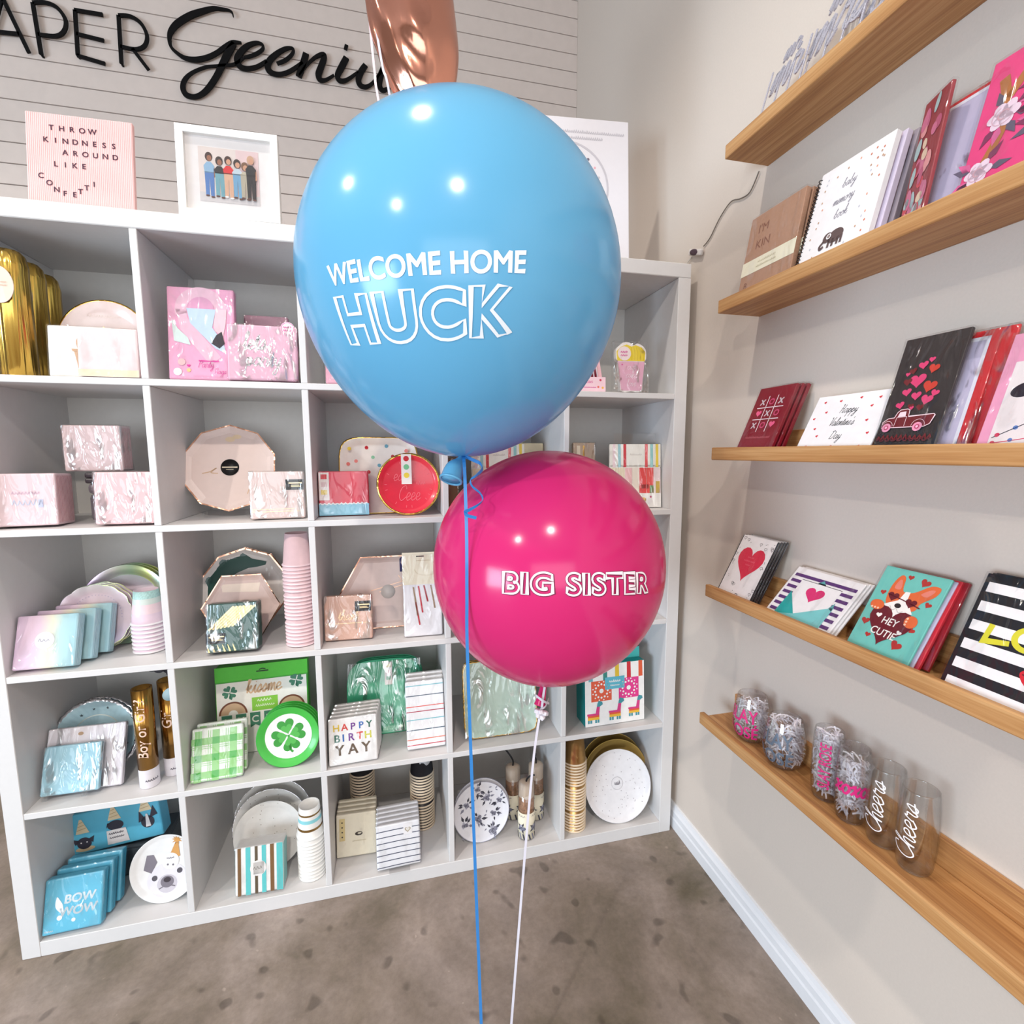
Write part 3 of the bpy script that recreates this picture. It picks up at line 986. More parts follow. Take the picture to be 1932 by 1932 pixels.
ps = T('poster_board', 'white foam poster with a grey ring logo behind the blue balloon', 'poster', (1.475, .13, ZT), 5, -6)
PW = .40
mb = MB(); mb.rbox(-PW/2, PW/2, 0, .006, .012, .452, K((226, 222, 226), .5, var=.01, name='foam_board'), .002)
a = Art(PW); gr = K((196, 192, 198), .6); gd = K((110, 104, 120), .6)
a.scrib(.3, .97, 1.02, .018, gr, .006, 40); a.scrib(.3, .8, .975, .018, gr, .006, 30)
a.ring(.5, .62, .325, .34, gr, n=48)
for k in range(22):
    t = 2 * pi * k / 22
    a.circ(.5 + .275 * cos(t), .62 + .275 * sin(t), rnd.uniform(.006, .011), (gd, gr, K((226, 170, 180), .6))[k % 3], n=8)
a.script('party', .5, .58, .09, gd, .05)
a.put(mb, y=0); mb.build('board', ps)
mb = MB(); mb.box(-.03, .03, .03, .036, 0, .30, K((205, 200, 198), .6)); mb.box(-.03, .03, .006, .12, 0, .012, K((205, 200, 198), .6))
mb.prism([(-.0, 0), (.0, 0), (.0, .3)], .006, .007, gr)
mb.build('easel_back', ps)
mb = MB(); mb.rbox(1.672, 1.712, .045, .07, ZT, ZT + .012, MELA, .003); mb.rbox(1.682, 1.70, .05, .065, ZT + .012, ZT + .02, MELA, .003)
tag(mb.build('plastic_clip'), 'small white plastic clip lying on the unit right of the poster', 'clip')

# ================================================================== picture ledges on the right wall
LZ = [1.957, 1.606, 1.250, .896, .543]; LY = -.26; LL = 1.15
lw_ = ['topmost bamboo picture ledge, holding grey glitter word toppers', 'second bamboo ledge from the top, holding spiral books',
       'middle bamboo ledge at eye level, holding the black truck bag', 'fourth bamboo ledge from the top, holding the corgi cards', 'lowest bamboo ledge, holding the drinking glasses']
led = T('picture_ledge', lw_[0], 'wall shelf', (XW, LY, LZ[0]), group='bamboo picture ledges on the right wall')
q = MB(); q.rbox(-.12, 0, -LL, 0, 0, .018, WOOD, .0015); q.build('ledge_base', led)
q = MB(); q.rbox(-.1205, -.107, -LL - .0003, .0003, -.0003, .031, WOOD, .0025); q.build('front_lip', led)
q = MB(); q.rbox(-.013, 0, -LL - .0003, .0003, .018, .070, WOOD, .002); q.build('back_rail', led)
for k in range(1, 5):
    dup(led, lw_[k], (XW, LY, LZ[k]))
LF = [z_ + .0188 for z_ in LZ]

# cord with an inline switch on the right wall
cd = T('switch_cord', 'thin grey cord with a dark inline switch hanging on the right wall', 'cord', (1.845, -.19, 1.9))
pts = [(1.845,-.23,1.965),(1.845,-.205,1.957),(1.8455,-.177,1.979),(1.8455,-.161,1.951),(1.8455,-.113,1.937),(1.8455,-.074,1.906),(1.8455,-.036,1.872),(1.8455,-.015,1.866)]
pts = [(1.845,-.236,1.958),(1.8465,-.205,1.925),(1.8465,-.17,1.945 - .02),(1.8465,-.13,1.935),(1.8465,-.085,1.913),(1.8465,-.045,1.878),(1.8465,-.015,1.866)]
q = MB(); q.tube([(p[0] - 1.845, p[1] + .19, p[2] - 1.9) for p in smooth(pts, 5)], .0016, K((120, 112, 104), .6), 6); q.build('cord', cd)
q = MB(); q.tube([(p[0] - 1.845, p[1] + .19, p[2] - 1.9) for p in smooth([(1.8465, .045, 1.856), (1.842, .085, 1.835), (1.836, .12, 1.823), (1.832, .17, 1.8215)], 5)], .0016, K((205, 200, 192), .6), 6); q.build('cord', cd)
M_ = Matrix.Translation((-.002, .205, -.040)) @ Matrix.Rotation(RAD(20), 4, 'X')
q = MB(); q.rbox(-.007, .004, -.034, .034, -.009, .009, K((214, 208, 204), .4), .004, M_); q.build('switch_body', cd)
q = MB(); q.lathe([(0, -.003), (.011, -.003), (.012, 0), (.009, .002), (0, .002)], 20, K((66, 46, 58), .35), Matrix.Translation((-.0085, .209, -.039)) @ Matrix.Rotation(RAD(20), 4, 'X') @ Matrix.Rotation(RAD(-90), 4, 'Y') @ Matrix.Scale(1.9, 4, (0, 1, 0)) @ Matrix.Scale(.75, 4, (1, 0, 0))); q.build('switch_button', cd)


# ================================================================== balloons
def balloon_surf(c, r, st):
    c = Vector(c)
    def S(az, zr, off=0.0):
        z_ = max(-st, min(1, zr)); zs = z_
        if z_ < 0:
            for _ in range(20):
                f = zs * (1 + (st - 1) * zs * zs) - z_
                zs -= f / (1 + 3 * (st - 1) * zs * zs)
            zs = max(-1, min(1, zs))
        q = math.sqrt(max(0, 1 - zs * zs)); k = 1 + off / r
        return Vector((c[0] + r * q * cos(az) * k, c[1] + r * q * sin(az) * k, c[2] + r * z_ * (1 + (off / r) * abs(z_))))
    return S


def balloon(name, label, c, r, st, mat, knot, mouth, neck_r):
    root = T(name, label, 'balloon', (0, 0, 0))
    S = balloon_surf(c, r, st)
    mb = MB(); prof = []
    for k in range(49):
        ph = pi * k / 48; zs = cos(ph); z_ = zs if zs > 0 else zs * (1 + (st - 1) * zs * zs)
        prof.append((r * sin(ph) if 0 < k < 48 else 0, r * z_))
    mb.lathe(prof, 96, mat, Matrix.Translation(c))
    return root, S, mb


BLUE = latex_mat('sky_blue_latex', (112, 188, 226))
PINKB = latex_mat('magenta_latex', (226, 48, 124))
VINYL = K((228, 234, 240), .4, var=.02, name='white_vinyl')
bc, br, bst = (1.067, -.494, 1.5491), .2635, 1.0893
bl, S, mb = balloon('latex_balloon', 'huge sky blue balloon lettered in white for a welcome home', bc, br, bst, BLUE, None, None, 0)
a = Art(1)
a.text('WELCOME HOME', 0, 0, .0345, VINYL, .022, sx=.97)
a.put(mb, lambda u, v, o: S(RAD(-110.3) + u / (br * .975), -.252 + .012 * u / .15 + 1.2 * u * u + v / br, .0006), max_len=.012)
a = Art(1)
a.outl('HUCK', 0, 0, .071, .0036, VINYL, .052, sx=1.10, spc=1.13)
a.put(mb, lambda u, v, o: S(RAD(-112.2) + u / (br * .91), -.505 + .01 * u / .15 + 1.6 * u * u + v / br, .0007), max_len=.012)
mb.build('balloon_skin', bl)
# neck, rolled mouth, ribbon and curl
mb = MB()
nk = smooth([(1.066, -.495, 1.268, .009), (1.061, -.506, 1.262, .0055), (1.054, -.513, 1.252, .010), (1.045, -.520, 1.242, .016), (1.038, -.528, 1.224, .0185)], 4)
mb.tube([p[:3] for p in nk], [p[3] for p in nk], BLUE, 16); mb.build('neck', bl)
mb = MB(); ax = Vector((1.038, -.528, 1.224)) - Vector((1.045, -.520, 1.242)); ax.normalize()
ux = ax.cross(Vector((0, 1, 0))).normalized(); uy = ax.cross(ux)
mb.tube([Vector((1.038, -.528, 1.224)) + (ux * cos(2 * pi * k / 20) + uy * sin(2 * pi * k / 20)) * .0185 for k in range(20)], .0022, BLUE, 8, closed=True)
mb.build('rolled_mouth', bl)
RIB = K((46, 122, 190), .3, var=.05, coat=.4, name='blue_curling_ribbon')
side = Vector((cos(RAD(-13.7)), sin(RAD(-13.7)), 0))
pts = smooth([(1.061, -.515, 1.264), (1.060, -.537, 1.245), (1.060, -.552, 1.14), (1.0585, -.557, 1.03), (1.058, -.558, .919), (1.063, -.578, .576), (1.068, -.6, .245), (1.071, -.62, .004)], 6)
mb = MB(); mb.strip(pts, .0055, side, .0004, RIB); mb.build('ribbon', bl)
cp = [(1.062, -.512, 1.264), (1.075, -.540, 1.257), (1.085, -.552, 1.251), (1.087, -.556, 1.242), (1.076, -.560, 1.232), (1.067, -.557, 1.225), (1.070, -.557, 1.214), (1.082, -.560, 1.203), (1.0855, -.566, 1.192), (1.077, -.569, 1.184), (1.064, -.564, 1.176), (1.055, -.5595, 1.171), (1.062, -.561, 1.1655), (1.075, -.565, 1.162)]
sp = smooth(cp, 5)
sd = [Vector((.35 * sin(i * .33), -.4, .85)).normalized() for i in range(len(sp))]
mb = MB(); mb.strip(sp, .0058, sd, .0004, RIB); mb.build('curled_tail', bl)

pc, pr_, pst = (1.2485, -.4121, 1.0396), .2338, 1.0344
pk, S2, mb = balloon('latex_balloon', 'magenta balloon lettered in white outline for a big sister', pc, pr_, pst, PINKB, None, None, 0)
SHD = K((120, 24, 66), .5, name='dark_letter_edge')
a = Art(1)
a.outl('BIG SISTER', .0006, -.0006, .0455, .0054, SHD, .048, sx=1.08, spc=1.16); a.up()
a.outl('BIG SISTER', 0, 0, .0455, .0032, K((250, 240, 246), .4), .048, sx=1.08, spc=1.16)
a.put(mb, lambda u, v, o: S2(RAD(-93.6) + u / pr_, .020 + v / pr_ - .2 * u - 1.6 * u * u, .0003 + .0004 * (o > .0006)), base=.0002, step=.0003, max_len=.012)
mb.build('balloon_skin', pk)
mb = MB()
nk = smooth([(1.247, -.413, .801, .016), (1.240, -.421, .790, .007), (1.235, -.425, .772, .008), (1.231, -.428, .757, .010), (1.227, -.431, .745, .0125)], 4)
mb.tube([p[:3] for p in nk], [p[3] for p in nk], PINKB, 14); mb.build('neck', pk)
WR = K((208, 205, 216), .35, var=.03, coat=.3, name='white_curling_ribbon')
pts = smooth([(1.236, -.438, .792), (1.231, -.442, .77), (1.226, -.446, .742), (1.222, -.446, .728), (1.203, -.461, .627), (1.17, -.50, .39), (1.137, -.545, .154), (1.115, -.575, .004)], 6)
mb = MB(); mb.strip(pts, .0048, side, .0004, WR)
mb.build('ribbon', pk)
mb = MB(); mb.strip(smooth([(1.216, -.438, .772), (1.226, -.4485, .766), (1.236, -.446, .758), (1.246, -.436, .750)], 5), .0055, Vector((0, 0, 1)), .0004, WR)
mb.strip(smooth([(1.246, -.43, .757), (1.235, -.446, .750), (1.222, -.448, .745)], 5), .004, Vector((0, 0, 1)), .0004, WR); mb.build('ribbon_wrap', pk)
mb = MB()
for a0, b0 in (((1.213, -.44, .741), (1.236, -.452, .737)), ((1.215, -.449, .733), (1.242, -.438, .730)), ((1.218, -.44, .737), (1.230, -.452, .725)), ((1.223, -.455, .744), (1.223, -.435, .728))):
    A_, B_ = Vector(a0), Vector(b0)
    mb.rbox(-.0045, .0045, -.0045, .0045, 0, (B_ - A_).length, K((222, 218, 226), .35, name='white_plastic_tie'), .0022, Matrix.Translation(A_) @ (B_ - A_).to_track_quat('Z', 'Y').to_matrix().to_4x4())
mb.build('plastic_tie', pk)

# rose gold foil balloon above
fb = T('foil_balloon', 'crinkled rose gold foil balloon above the blue balloon, cut by the picture edge', 'balloon', (0, 0, 0))
FOIL = foil_mat('rose_gold_mylar', (214, 150, 128), .13, .35, 7, (1, 1, .6), .03)
mb = MB(); pf = [(1.945, 0), (1.955, .022), (1.975, .043), (2.0, .059), (2.03, .071), (2.06, .080), (2.1, .0875), (2.17, .089), (2.25, .088), (2.33, .083), (2.42, .066), (2.47, .038), (2.49, 0)]
pf = smooth(pf, 4); seg = 72; vs = []; fs = []
for i, (z_, r_) in enumerate(pf):
    for k in range(seg):
        t = 2 * pi * k / seg; c_, s_ = cos(t), sin(t)
        wr = 0
        if c_ < .35:
            wr = .055 * sin(9 * t + 34 * (z_ - 2)) * max(0, .35 - c_) + .05 * sin(70 * (z_ - 2) + 3 * t) * max(0, -.1 + abs(s_)) * (c_ < .3)
        flat = abs(s_) ** 1.25 * (1 if s_ > 0 else -1)
        vs.append((1.028 - (z_ - 2) * .12 + r_ * c_ * (1 + wr * .3), -.235 + r_ * .62 * flat * (1 + wr), z_))
for i in range(len(pf) - 1):
    for k in range(seg):
        fs.append((i * seg + k, i * seg + (k + 1) % seg, (i + 1) * seg + (k + 1) % seg, (i + 1) * seg + k))
mb.add(vs, fs, FOIL, smooth=True); mb.build('foil_skin', fb)
mb = MB(); mb.strip(smooth([(.921, -.235, 2.20), (.925, -.236, 2.13), (.932, -.242, 2.03), (.94, -.25, 1.96), (1.0, -.205, 1.65), (1.06, -.3, 1.31), (1.064, -.49, 1.263)], 6), .0045, Vector((1, -.2, 0)), .0004, K((238, 212, 220), .4)); mb.build('ribbon', fb)
mb = MB(); mb.strip(smooth([(.938, -.25, 2.10), (.948, -.256, 2.03), (.962, -.26, 1.965), (1.01, -.2, 1.65), (1.062, -.3, 1.31), (1.064, -.49, 1.2625)], 6), .0045, Vector((1, -.2, 0)), .0004, WR); mb.build('ribbon', fb)


# ================================================================== top row of the unit
Z0, Z1, Z2, Z3, Z4 = [z_ + .0012 for z_ in ZF]
GCY = foil_mat('gold_fringe_foil', (222, 184, 92), .22, .6, 30, (1, 1, .04), .03)
def gold_roll(x, y, label, k):
    t = T('gold_foil_roll', label, 'party decoration', (x, y, Z0), group='rolls of gold foil fringe')
    mb = MB(); mb.lathe([(0, 0), (.030, 0), (.033, .002), (.033, .225), (.034, .245), (.030, .268), (.022, .278), (0, .28)], 40, GCY, rfun=lambda a: 1 + .03 * sin(11 * a) + .02 * sin(23 * a + 1)); mb.build('foil_fringe', t)
    q = MB(); pts = [(.026 * cos(s), .195 + .040 * sin(s)) for s in [2 * pi * i / 28 for i in range(28)]]
    q.add([(p[0], -.0355 - .004 * (1 - (p[0] / .03) ** 2), p[1]) for p in pts] + [(p[0], -.034 - .004 * (1 - (p[0] / .03) ** 2), p[1]) for p in pts], [tuple(range(28)), tuple(range(55, 27, -1))] + [(i, (i + 1) % 28, (i + 1) % 28 + 28, i + 28) for i in range(28)], K((236, 208, 192), .5))
    s = Art(.05); s.scrib(.2, .8, .62, .05, K((200, 170, 150), .5), .012); s.scrib(.2, .8, .48, .05, K((200, 170, 150), .5), .012)
    s.put(q, lambda u, v, o: ((u - .5) * .05, -.0396 - o + .004 * ((u - .5) * .05 / .03) ** 2, .168 + v * .05)); q.build('header_tag', t)
    return t
gold_roll(.112, .05, 'front gold foil roll with pale oval tag at left end of top row', 0)
gold_roll(.098, .135, 'gold foil roll standing just behind the front gold roll', 1)
gold_roll(.083, .22, 'rearmost gold foil roll in the top left cube', 2)

gd, tan_ = K((200, 168, 110), .3, .6), K((196, 160, 128), .5)
a = Art(.2); a.star(.47, .66, .035, gd); a.scrib(.3, .7, .8, .03, K((226, 208, 200), .3), .004); a.ml = .02
plate('party_plate', 'round blush plate with gold rim behind baby napkins, top left cube', .268, .075, Z0, .1, (K((226, 206, 200), .25, coat=.4), K((226, 204, 198), .25, coat=.4), GOLD), 8, art=a, edge=.035, rim_w=.25)
a = Art(.13); a.poly([(.40, .46), (.56, .44), (.57, .20), (.46, .15)], tan_); a.stroke([(.50, .5), (.47, .62), (.52, .72), (.56, .76)], .07, tan_); a.poly([(.36, .50), (.62, .50), (.60, .44), (.38, .45)], tan_); a.up(); a.circ(.5, .34, .03, K((240, 225, 215), .5)); a.circ(.52, .26, .025, K((240, 225, 215), .5))
pack('napkin_pack', 'white napkin pack with tan bottle print beside a pink pack, top left cube', 'napkins', .243, .028, Z0, .130, .118, .02, K((232, 228, 222), .5), a, 5)
a = Art(.122); a.rect(0, 0, 1, .13, K((240, 226, 196), .3, .3))
pack('napkin_pack', 'plain pale pink napkin pack with cream foot, top left cube', 'napkins', .3085, .006, Z0, .122, .112, .018, K((240, 212, 212), .5), a, 4)

# second cube
P1, P2, P3 = K((226, 160, 190), .45), K((222, 178, 196), .4), K((214, 50, 150), .5)
a = Art(.15)
a.poly([(.16, .97), (.84, .97), (.84, 1.28), (.16, 1.28)], P2) if False else None
a.ring(.50, 1.13, .21, .38, P2, -.25, pi + .25, 30)
a.poly([(.13, 1.14), (.29, 1.14), (.30, 1.0), (.78, .38), (.62, .24), (.2, .8)], P2); a.up()
a.circ(.50, 1.16, .195, K((212, 150, 182), .45)); a.up()
a.poly([(.29, 1.16), (.72, 1.16), (.66, .86), (.82, .62), (.86, .44), (.70, .52), (.34, .92)], K((186, 206, 226), .4))
a.poly([(.07, .98), (.10, .62), (.34, .56), (.30, .68), (.16, .82)], K((206, 220, 216), .3)); a.up()
a.poly([(.72, 1.16), (.88, 1.16), (.86, .92), (.82, .72), (.70, .80), (.68, .9)], K((230, 190, 200), .4)); a.up()
a.poly([(.64, .60), (.72, .74), (.80, .80), (.84, .60), (.76, .52)], K((40, 34, 44), .5))
a.script('Party', .55, .20, .058, P3, .09); a.script('Bags', .76, .10, .05, P3, .09)
a.scrib(.45, .75, .30, .02, P3, .008); a.scrib(.35, .8, .05, .02, P1, .006)
a.circ(.14, .12, .06, K((244, 236, 240), .4)); a.circ(.20, .28, .055, K((236, 190, 190), .4)); a.circ(.30, .15, .03, K((240, 190, 130), .5)); a.heart(.30, .22, .05, P3)
fl = pack('party_bag_pack', 'tall pink flamingo party bag pack in second cube of the top row', 'party bags', .499, .022, Z0, .148, .226, .02, P1, a, 7, folds=False)
q = MB(); q.rbox(-.03, .03, .008, .011, .226, .250, CLEAR, .002); q.build('hang_tab', fl)
SILP = foil_mat('holographic_foil', (236, 236, 240), .18, .3, 40)
a = Art(.160); a.script('lets', .38, .48, .135, SILP, .2, rot=.03); a.script('party', .5, .22, .13, SILP, .14)
s = Art(.165); s.circ(.86, .80, .10, K((240, 214, 220), .5)); s.up(); s.ring(.86, .80, .085, .092, P3); s.scrib(.80, .92, .81, .025, P3, .007); s.scrib(.80, .92, .76, .025, P3, .007)
pack('napkin_pack', 'pink foil-lettered party napkin pack in front of the flamingo pack', 'napkins', .6385, .006, Z0, .160, .138, .026, K((226, 176, 196), .4), a, 8, film=FILM2, sticker=s)
a = Art(.10)
pack('napkin_pack', 'dusky pink pack showing behind the foil-lettered pink pack', 'napkins', .625, .12, Z0, .11, .19, .02, K((176, 132, 148), .5), None, 6)
a = Art(.12); a.rect(.1, .1, .9, .16, K((230, 190, 205), .4))
pack('napkin_pack', 'pink pack mostly hidden behind the blue balloon, top middle cube', 'napkins', .845, .03, Z0, .125, .11, .02, K((232, 172, 192), .5), a, 8)

# straws and cupcake napkins, last cube of the top row
st = T('straw_pack', 'pink pack of dark red party straws beside the cupcake napkins', 'straws', (1.503, .014, Z0), 4, -6)
mb = MB(); mb.prism([(-.055, 0), (.055, 0), (.034, .135), (-.034, .135)], .012, .016, K((236, 188, 196), .5)); mb.build('backing_card', st)
mb = MB()
for k in range(13):
    x_ = -.034 + .068 * k / 12
    mb.tube([(x_ * 1.05, .0065, .030), (x_ * .62, .0065, .118 - .0012 * (k % 3) * 6)], .0024, K((130, 24, 48), .4) if k % 2 else K((236, 216, 220), .4), 8)
mb.build('straws', st)
a = Art(.11); a.rect(0, 0, 1, .38, K((242, 206, 214), .5)); a.up(); a.script('Straws', .5, .22, .06, P3, .1); a.scrib(.25, .75, .1, .02, P3, .007)
for u, v, c in ((.12, .1, (170, 30, 60)), (.86, .30, (200, 60, 90)), (.8, .12, (230, 120, 110)), (.92, .1, (240, 180, 80))): a.circ(u, v, .03, K(c, .5))
mb = MB(); mb.rbox(-.055, .055, 0, .014, 0, .042, K((242, 206, 214), .5), .001); a.put(mb); mb.build('printed_base', st)
YEL = K((236, 210, 60), .5); PKC = K((228, 174, 196), .5)
ck = T('napkin_pack', 'cupcake shaped yellow and pink napkin pack in a clear bag', 'napkins', (1.642, .012, Z0), 5, -4)
W_ = .094
def scal(z0, dx): return [(x_, z0 + dx * abs(sin(x_ * 95))) for x_ in [-.047 + .094 * k / 24 for k in range(25)]]
top = [(.040, .092), (.047, .1), (.047, .125), (.036, .139), (.020, .145), (.008, .139), (-.004, .147), (-.022, .147), (-.034, .139), (-.046, .126), (-.047, .1), (-.040, .092)]
mb = MB(); mb.prism([(-.034, .004), (-.02, .001), (0, .004), (.02, .001), (.034, .004)] + smooth(top, 3), 0, .016, K((242, 236, 232), .5))
a = Art(.094)
a.poly([(.16, .06), (.84, .06), (.95, .97), (.05, .97)], PKC); a.poly([(.04, .99), (.96, .99), (.98, 1.28), (.86, 1.42), (.66, 1.49), (.52, 1.44), (.36, 1.50), (.16, 1.42), (.02, 1.28)], YEL); a.up()
for k in range(5): a.stroke([(.52 + .1 * k, 1.02), (.53 + .1 * k, 1.25), (.5 + .09 * k, 1.42)], .012, K((206, 176, 40), .5))
wt = K((244, 226, 234), .4)
a.circ(.28, 1.22, .22, K((244, 226, 226), .5)); a.up(); a.scrib(.16, .40, 1.24, .06, P3, .016); a.scrib(.16, .40, 1.14, .06, P3, .016)
a.script('cup', .5, .72, .11, wt, .1); a.script('cake', .5, .47, .11, wt, .1); a.script('love', .5, .2, .11, wt, .1); a.star(.2, .87, .035, P3); a.star(.7, .84, .03, P3)
a.put(mb); mb.build('napkins', ck)
mb = MB(); mb.rbox(-.056, .056, -.003, .019, 0, .152, FILM2, .004); mb.build('clear_wrap', ck)

# ================================================================== second row
NP = K((228, 202, 206), .5, var=.03); PSIDE = K((206, 160, 164), .55)
a = Art(.12); a.scrib(.3, .75, .63, .05, K((206, 170, 190), .5), .01); a.scrib(.3, .8, .42, .1, K((196, 200, 220), .3), .016, 6); a.rect(.7, .36, .78, .52, K((186, 190, 214), .4))
pack('napkin_pack', 'thick pale pink napkin pack in the front left of second row', 'napkins', .1025, .028, Z1, .118, .124, .085, NP, a, 3, 6, back=PSIDE)
BL2 = K((230, 212, 206), .45)
pack('napkin_pack', 'crinkly wrapped pink pack stacked on top of other packs, second row', 'napkins', .205, .118, Z1 + .1295, .128, .116, .055, K((224, 198, 198), .45), None, 0, 0, film=FILM2, back=PSIDE)
pack('napkin_pack', 'crinkly wrapped rosy pink pack beside the divider, second row left cube', 'napkins', .3075, .016, Z1, .126, .127, .05, K((232, 194, 196), .45), None, 4, -2, film=FILM2)
jar = T('glitter_jar', 'lidded jar of silver glitter half hidden between the pink packs', 'jar', (.243, .17, Z1))
mb = MB(); mb.rbox(-.06, .06, -.048, .048, 0, .07, K((150, 142, 150), .3, .4, var=.5, scale=700, bump=.5, name='silver_glitter'), .01); mb.build('glitter_fill', jar)
mb = MB(); mb.rbox(-.061, .061, -.049, .049, .070, .098, K((120, 110, 118), .35), .01); mb.build('jar_body', jar)
mb = MB()
for z_ in (.098, .112): mb.rbox(-.063, .063, -.051, .051, z_, z_ + .0135, K((62, 54, 60), .3), .004)
mb.build('lid', jar)

BLUSH = K((232, 210, 202), .35, var=.02)
a = Art(.25); gb = K((214, 180, 150), .35, .3)
a.circ(.50, .83, .05, K((240, 214, 180), .3), .03); a.circ(.57, .86, .045, K((240, 214, 180), .3), .025); a.stroke([(.22, .44), (.3, .46), (.36, .5), (.31, .45), (.38, .44)], .012, gb); a.stroke([(.68, .2), (.72, .3), (.78, .24), (.74, .35)], .01, gb)
dp = plate('party_plate', 'blush ten-sided plate with copper rim and round black sticker', .501, .145, Z1 + .014, .124, (BLUSH, BLUSH, ROSE), 14, rfun=ngon(10, pi / 10), seg=60, art=a, edge=.03, rim_w=.12, depth=.005, flat=True)
s = MB(); s.lathe([(0, 0), (.0235, 0), (.0235, .0006), (0, .0006)], 32, K(BLACK, .4), Matrix.Translation((0, .0042, .1255)) @ Matrix.Rotation(RAD(90), 4, 'X'))
a = Art(.047); cr_ = K((222, 206, 180), .4); a.rect(.08, .47, .92, .54, cr_); a.rect(.3, .36, .7, .385, cr_); a.put(s, lambda u, v, o: ((u - .5) * .047, .0035 - o, .1255 + (v - .5) * .047)); s.build('sticker', dp)
stand_feet(dp, (-.055, .05), -.014)
gs = K((232, 206, 160), .3, .6)
def blacklab(w_, u0, v0, u1, v1):
    s = Art(w_); s.rect(u0, v0, u1, v1, K(BLACK, .4)); s.up(); m_ = (v0 + v1) / 2
    s.rect(u0 + .06, m_ + .02, u1 - .03, m_ + .045, gs); s.rect(u0 + .1, m_ - .02, u1 - .08, m_ - .008, gs); s.rect(u0 + .1, m_ - .045, u1 - .05, m_ - .033, gs); return s
a = Art(.131); a.rect(.02, .14, .98, .155, gs); a.rect(.02, .19, .8, .20, gs)
pack('napkin_pack', 'blush napkin pack with black label beside the ten-sided blush plate', 'napkins', .647, .046, Z1, .131, .125, .03, K((224, 200, 194), .45), a, 3, 4, film=FILM2, sticker=blacklab(.131, .66, .58, 1.0, .79))

def striplab(w_, u, v0, v1, cols, hw=.07, dot=True):
    s = Art(w_); s.rect(u - hw, v0, u + hw, v1, K((236, 226, 220), .45)); s.up(); n_ = len(cols)
    for k, c in enumerate(cols):
        v = v1 - (k + .55) * (v1 - v0) / (n_ + .6)
        (s.circ(u, v, hw * .55, K(c, .5)) if dot else s.rect(u - hw * .6, v - hw * .5, u + hw * .6, v + hw * .5, K(c, .5)))
    return s
a = Art(.216); cs = [(200, 40, 50), (236, 206, 70), (190, 70, 70), (150, 210, 170), (230, 130, 120), (110, 170, 190)]
for k, (u, v) in enumerate([(.12, .86), (.34, .88), (.6, .9), (.2, .7), (.42, .75), (.68, .76), (.14, .5), (.36, .55), (.6, .55), (.86, .83), (.86, .6), (.25, .32), (.5, .3), (.8, .35), (.5, .64), (.1, .66)]): a.circ(u, v, .024, K(cs[(k * 5 + 1) % 6], .5), n=14)
DW = K((232, 224, 214), .3, coat=.4)
a.ml = .02
plate('party_plate', 'rounded square white plate with coloured dots and gold rim, second row', .908, .105, Z1, .112, (DW, DW, GOLD), 10, rfun=superell(5), seg=72, art=a, edge=.03, rim_w=.16)
RD = K((226, 48, 66), .3, coat=.4); rl = K((240, 110, 120), .4)
a = Art(.176); a.script('Take', .42, .56, .1, rl, .09); a.scrib(.62, .78, .5, .04, rl, .008); a.script('CAKE', .5, .24, .12, rl, .08, sx=.9)
for k in range(26):
    t = 2 * pi * k / 26
    if rnd.random() < .7: a.stroke([(.5 + .34 * cos(t), .5 + .34 * sin(t)), (.5 + .38 * cos(t), .5 + .38 * sin(t))], .008, rl, sm=False)
a.ml = .02
rp = plate('party_plate', 'round red cake plate with gold rim and paper strip label', .988, .045, Z1, .088, (RD, RD, GOLD), 8, art=a, edge=.06, rim_w=.16, depth=.008)
s = MB(); striplab(.176, .47, .5, .98, cs[:1] + [(120, 190, 140), (236, 206, 70)], .08).put(s, lambda u, v, o: ((u - .5) * .176, -.0005 - o, v * .176)); s.build('strip_label', rp)
a = Art(.132); a.rect(0, 0, 1, .22, K((140, 200, 222), .4)); a.up()
for k in range(7): a.circ(.07 + .143 * k, .22, .08, K((140, 200, 222), .4), .035, 12)
a.up(); a.scrib(.0, 1, .235, .03, K((240, 236, 236), .4), .02, 12)
pack('napkin_pack', 'coral red and light blue napkin pack with strip label', 'napkins', .8115, .076, Z1, .132, .122, .035, K((226, 62, 84), .4), a, 4, 1, sticker=striplab(.132, .11, .32, .9, [(214, 54, 60), (226, 200, 200), (236, 210, 80)], .1, False))

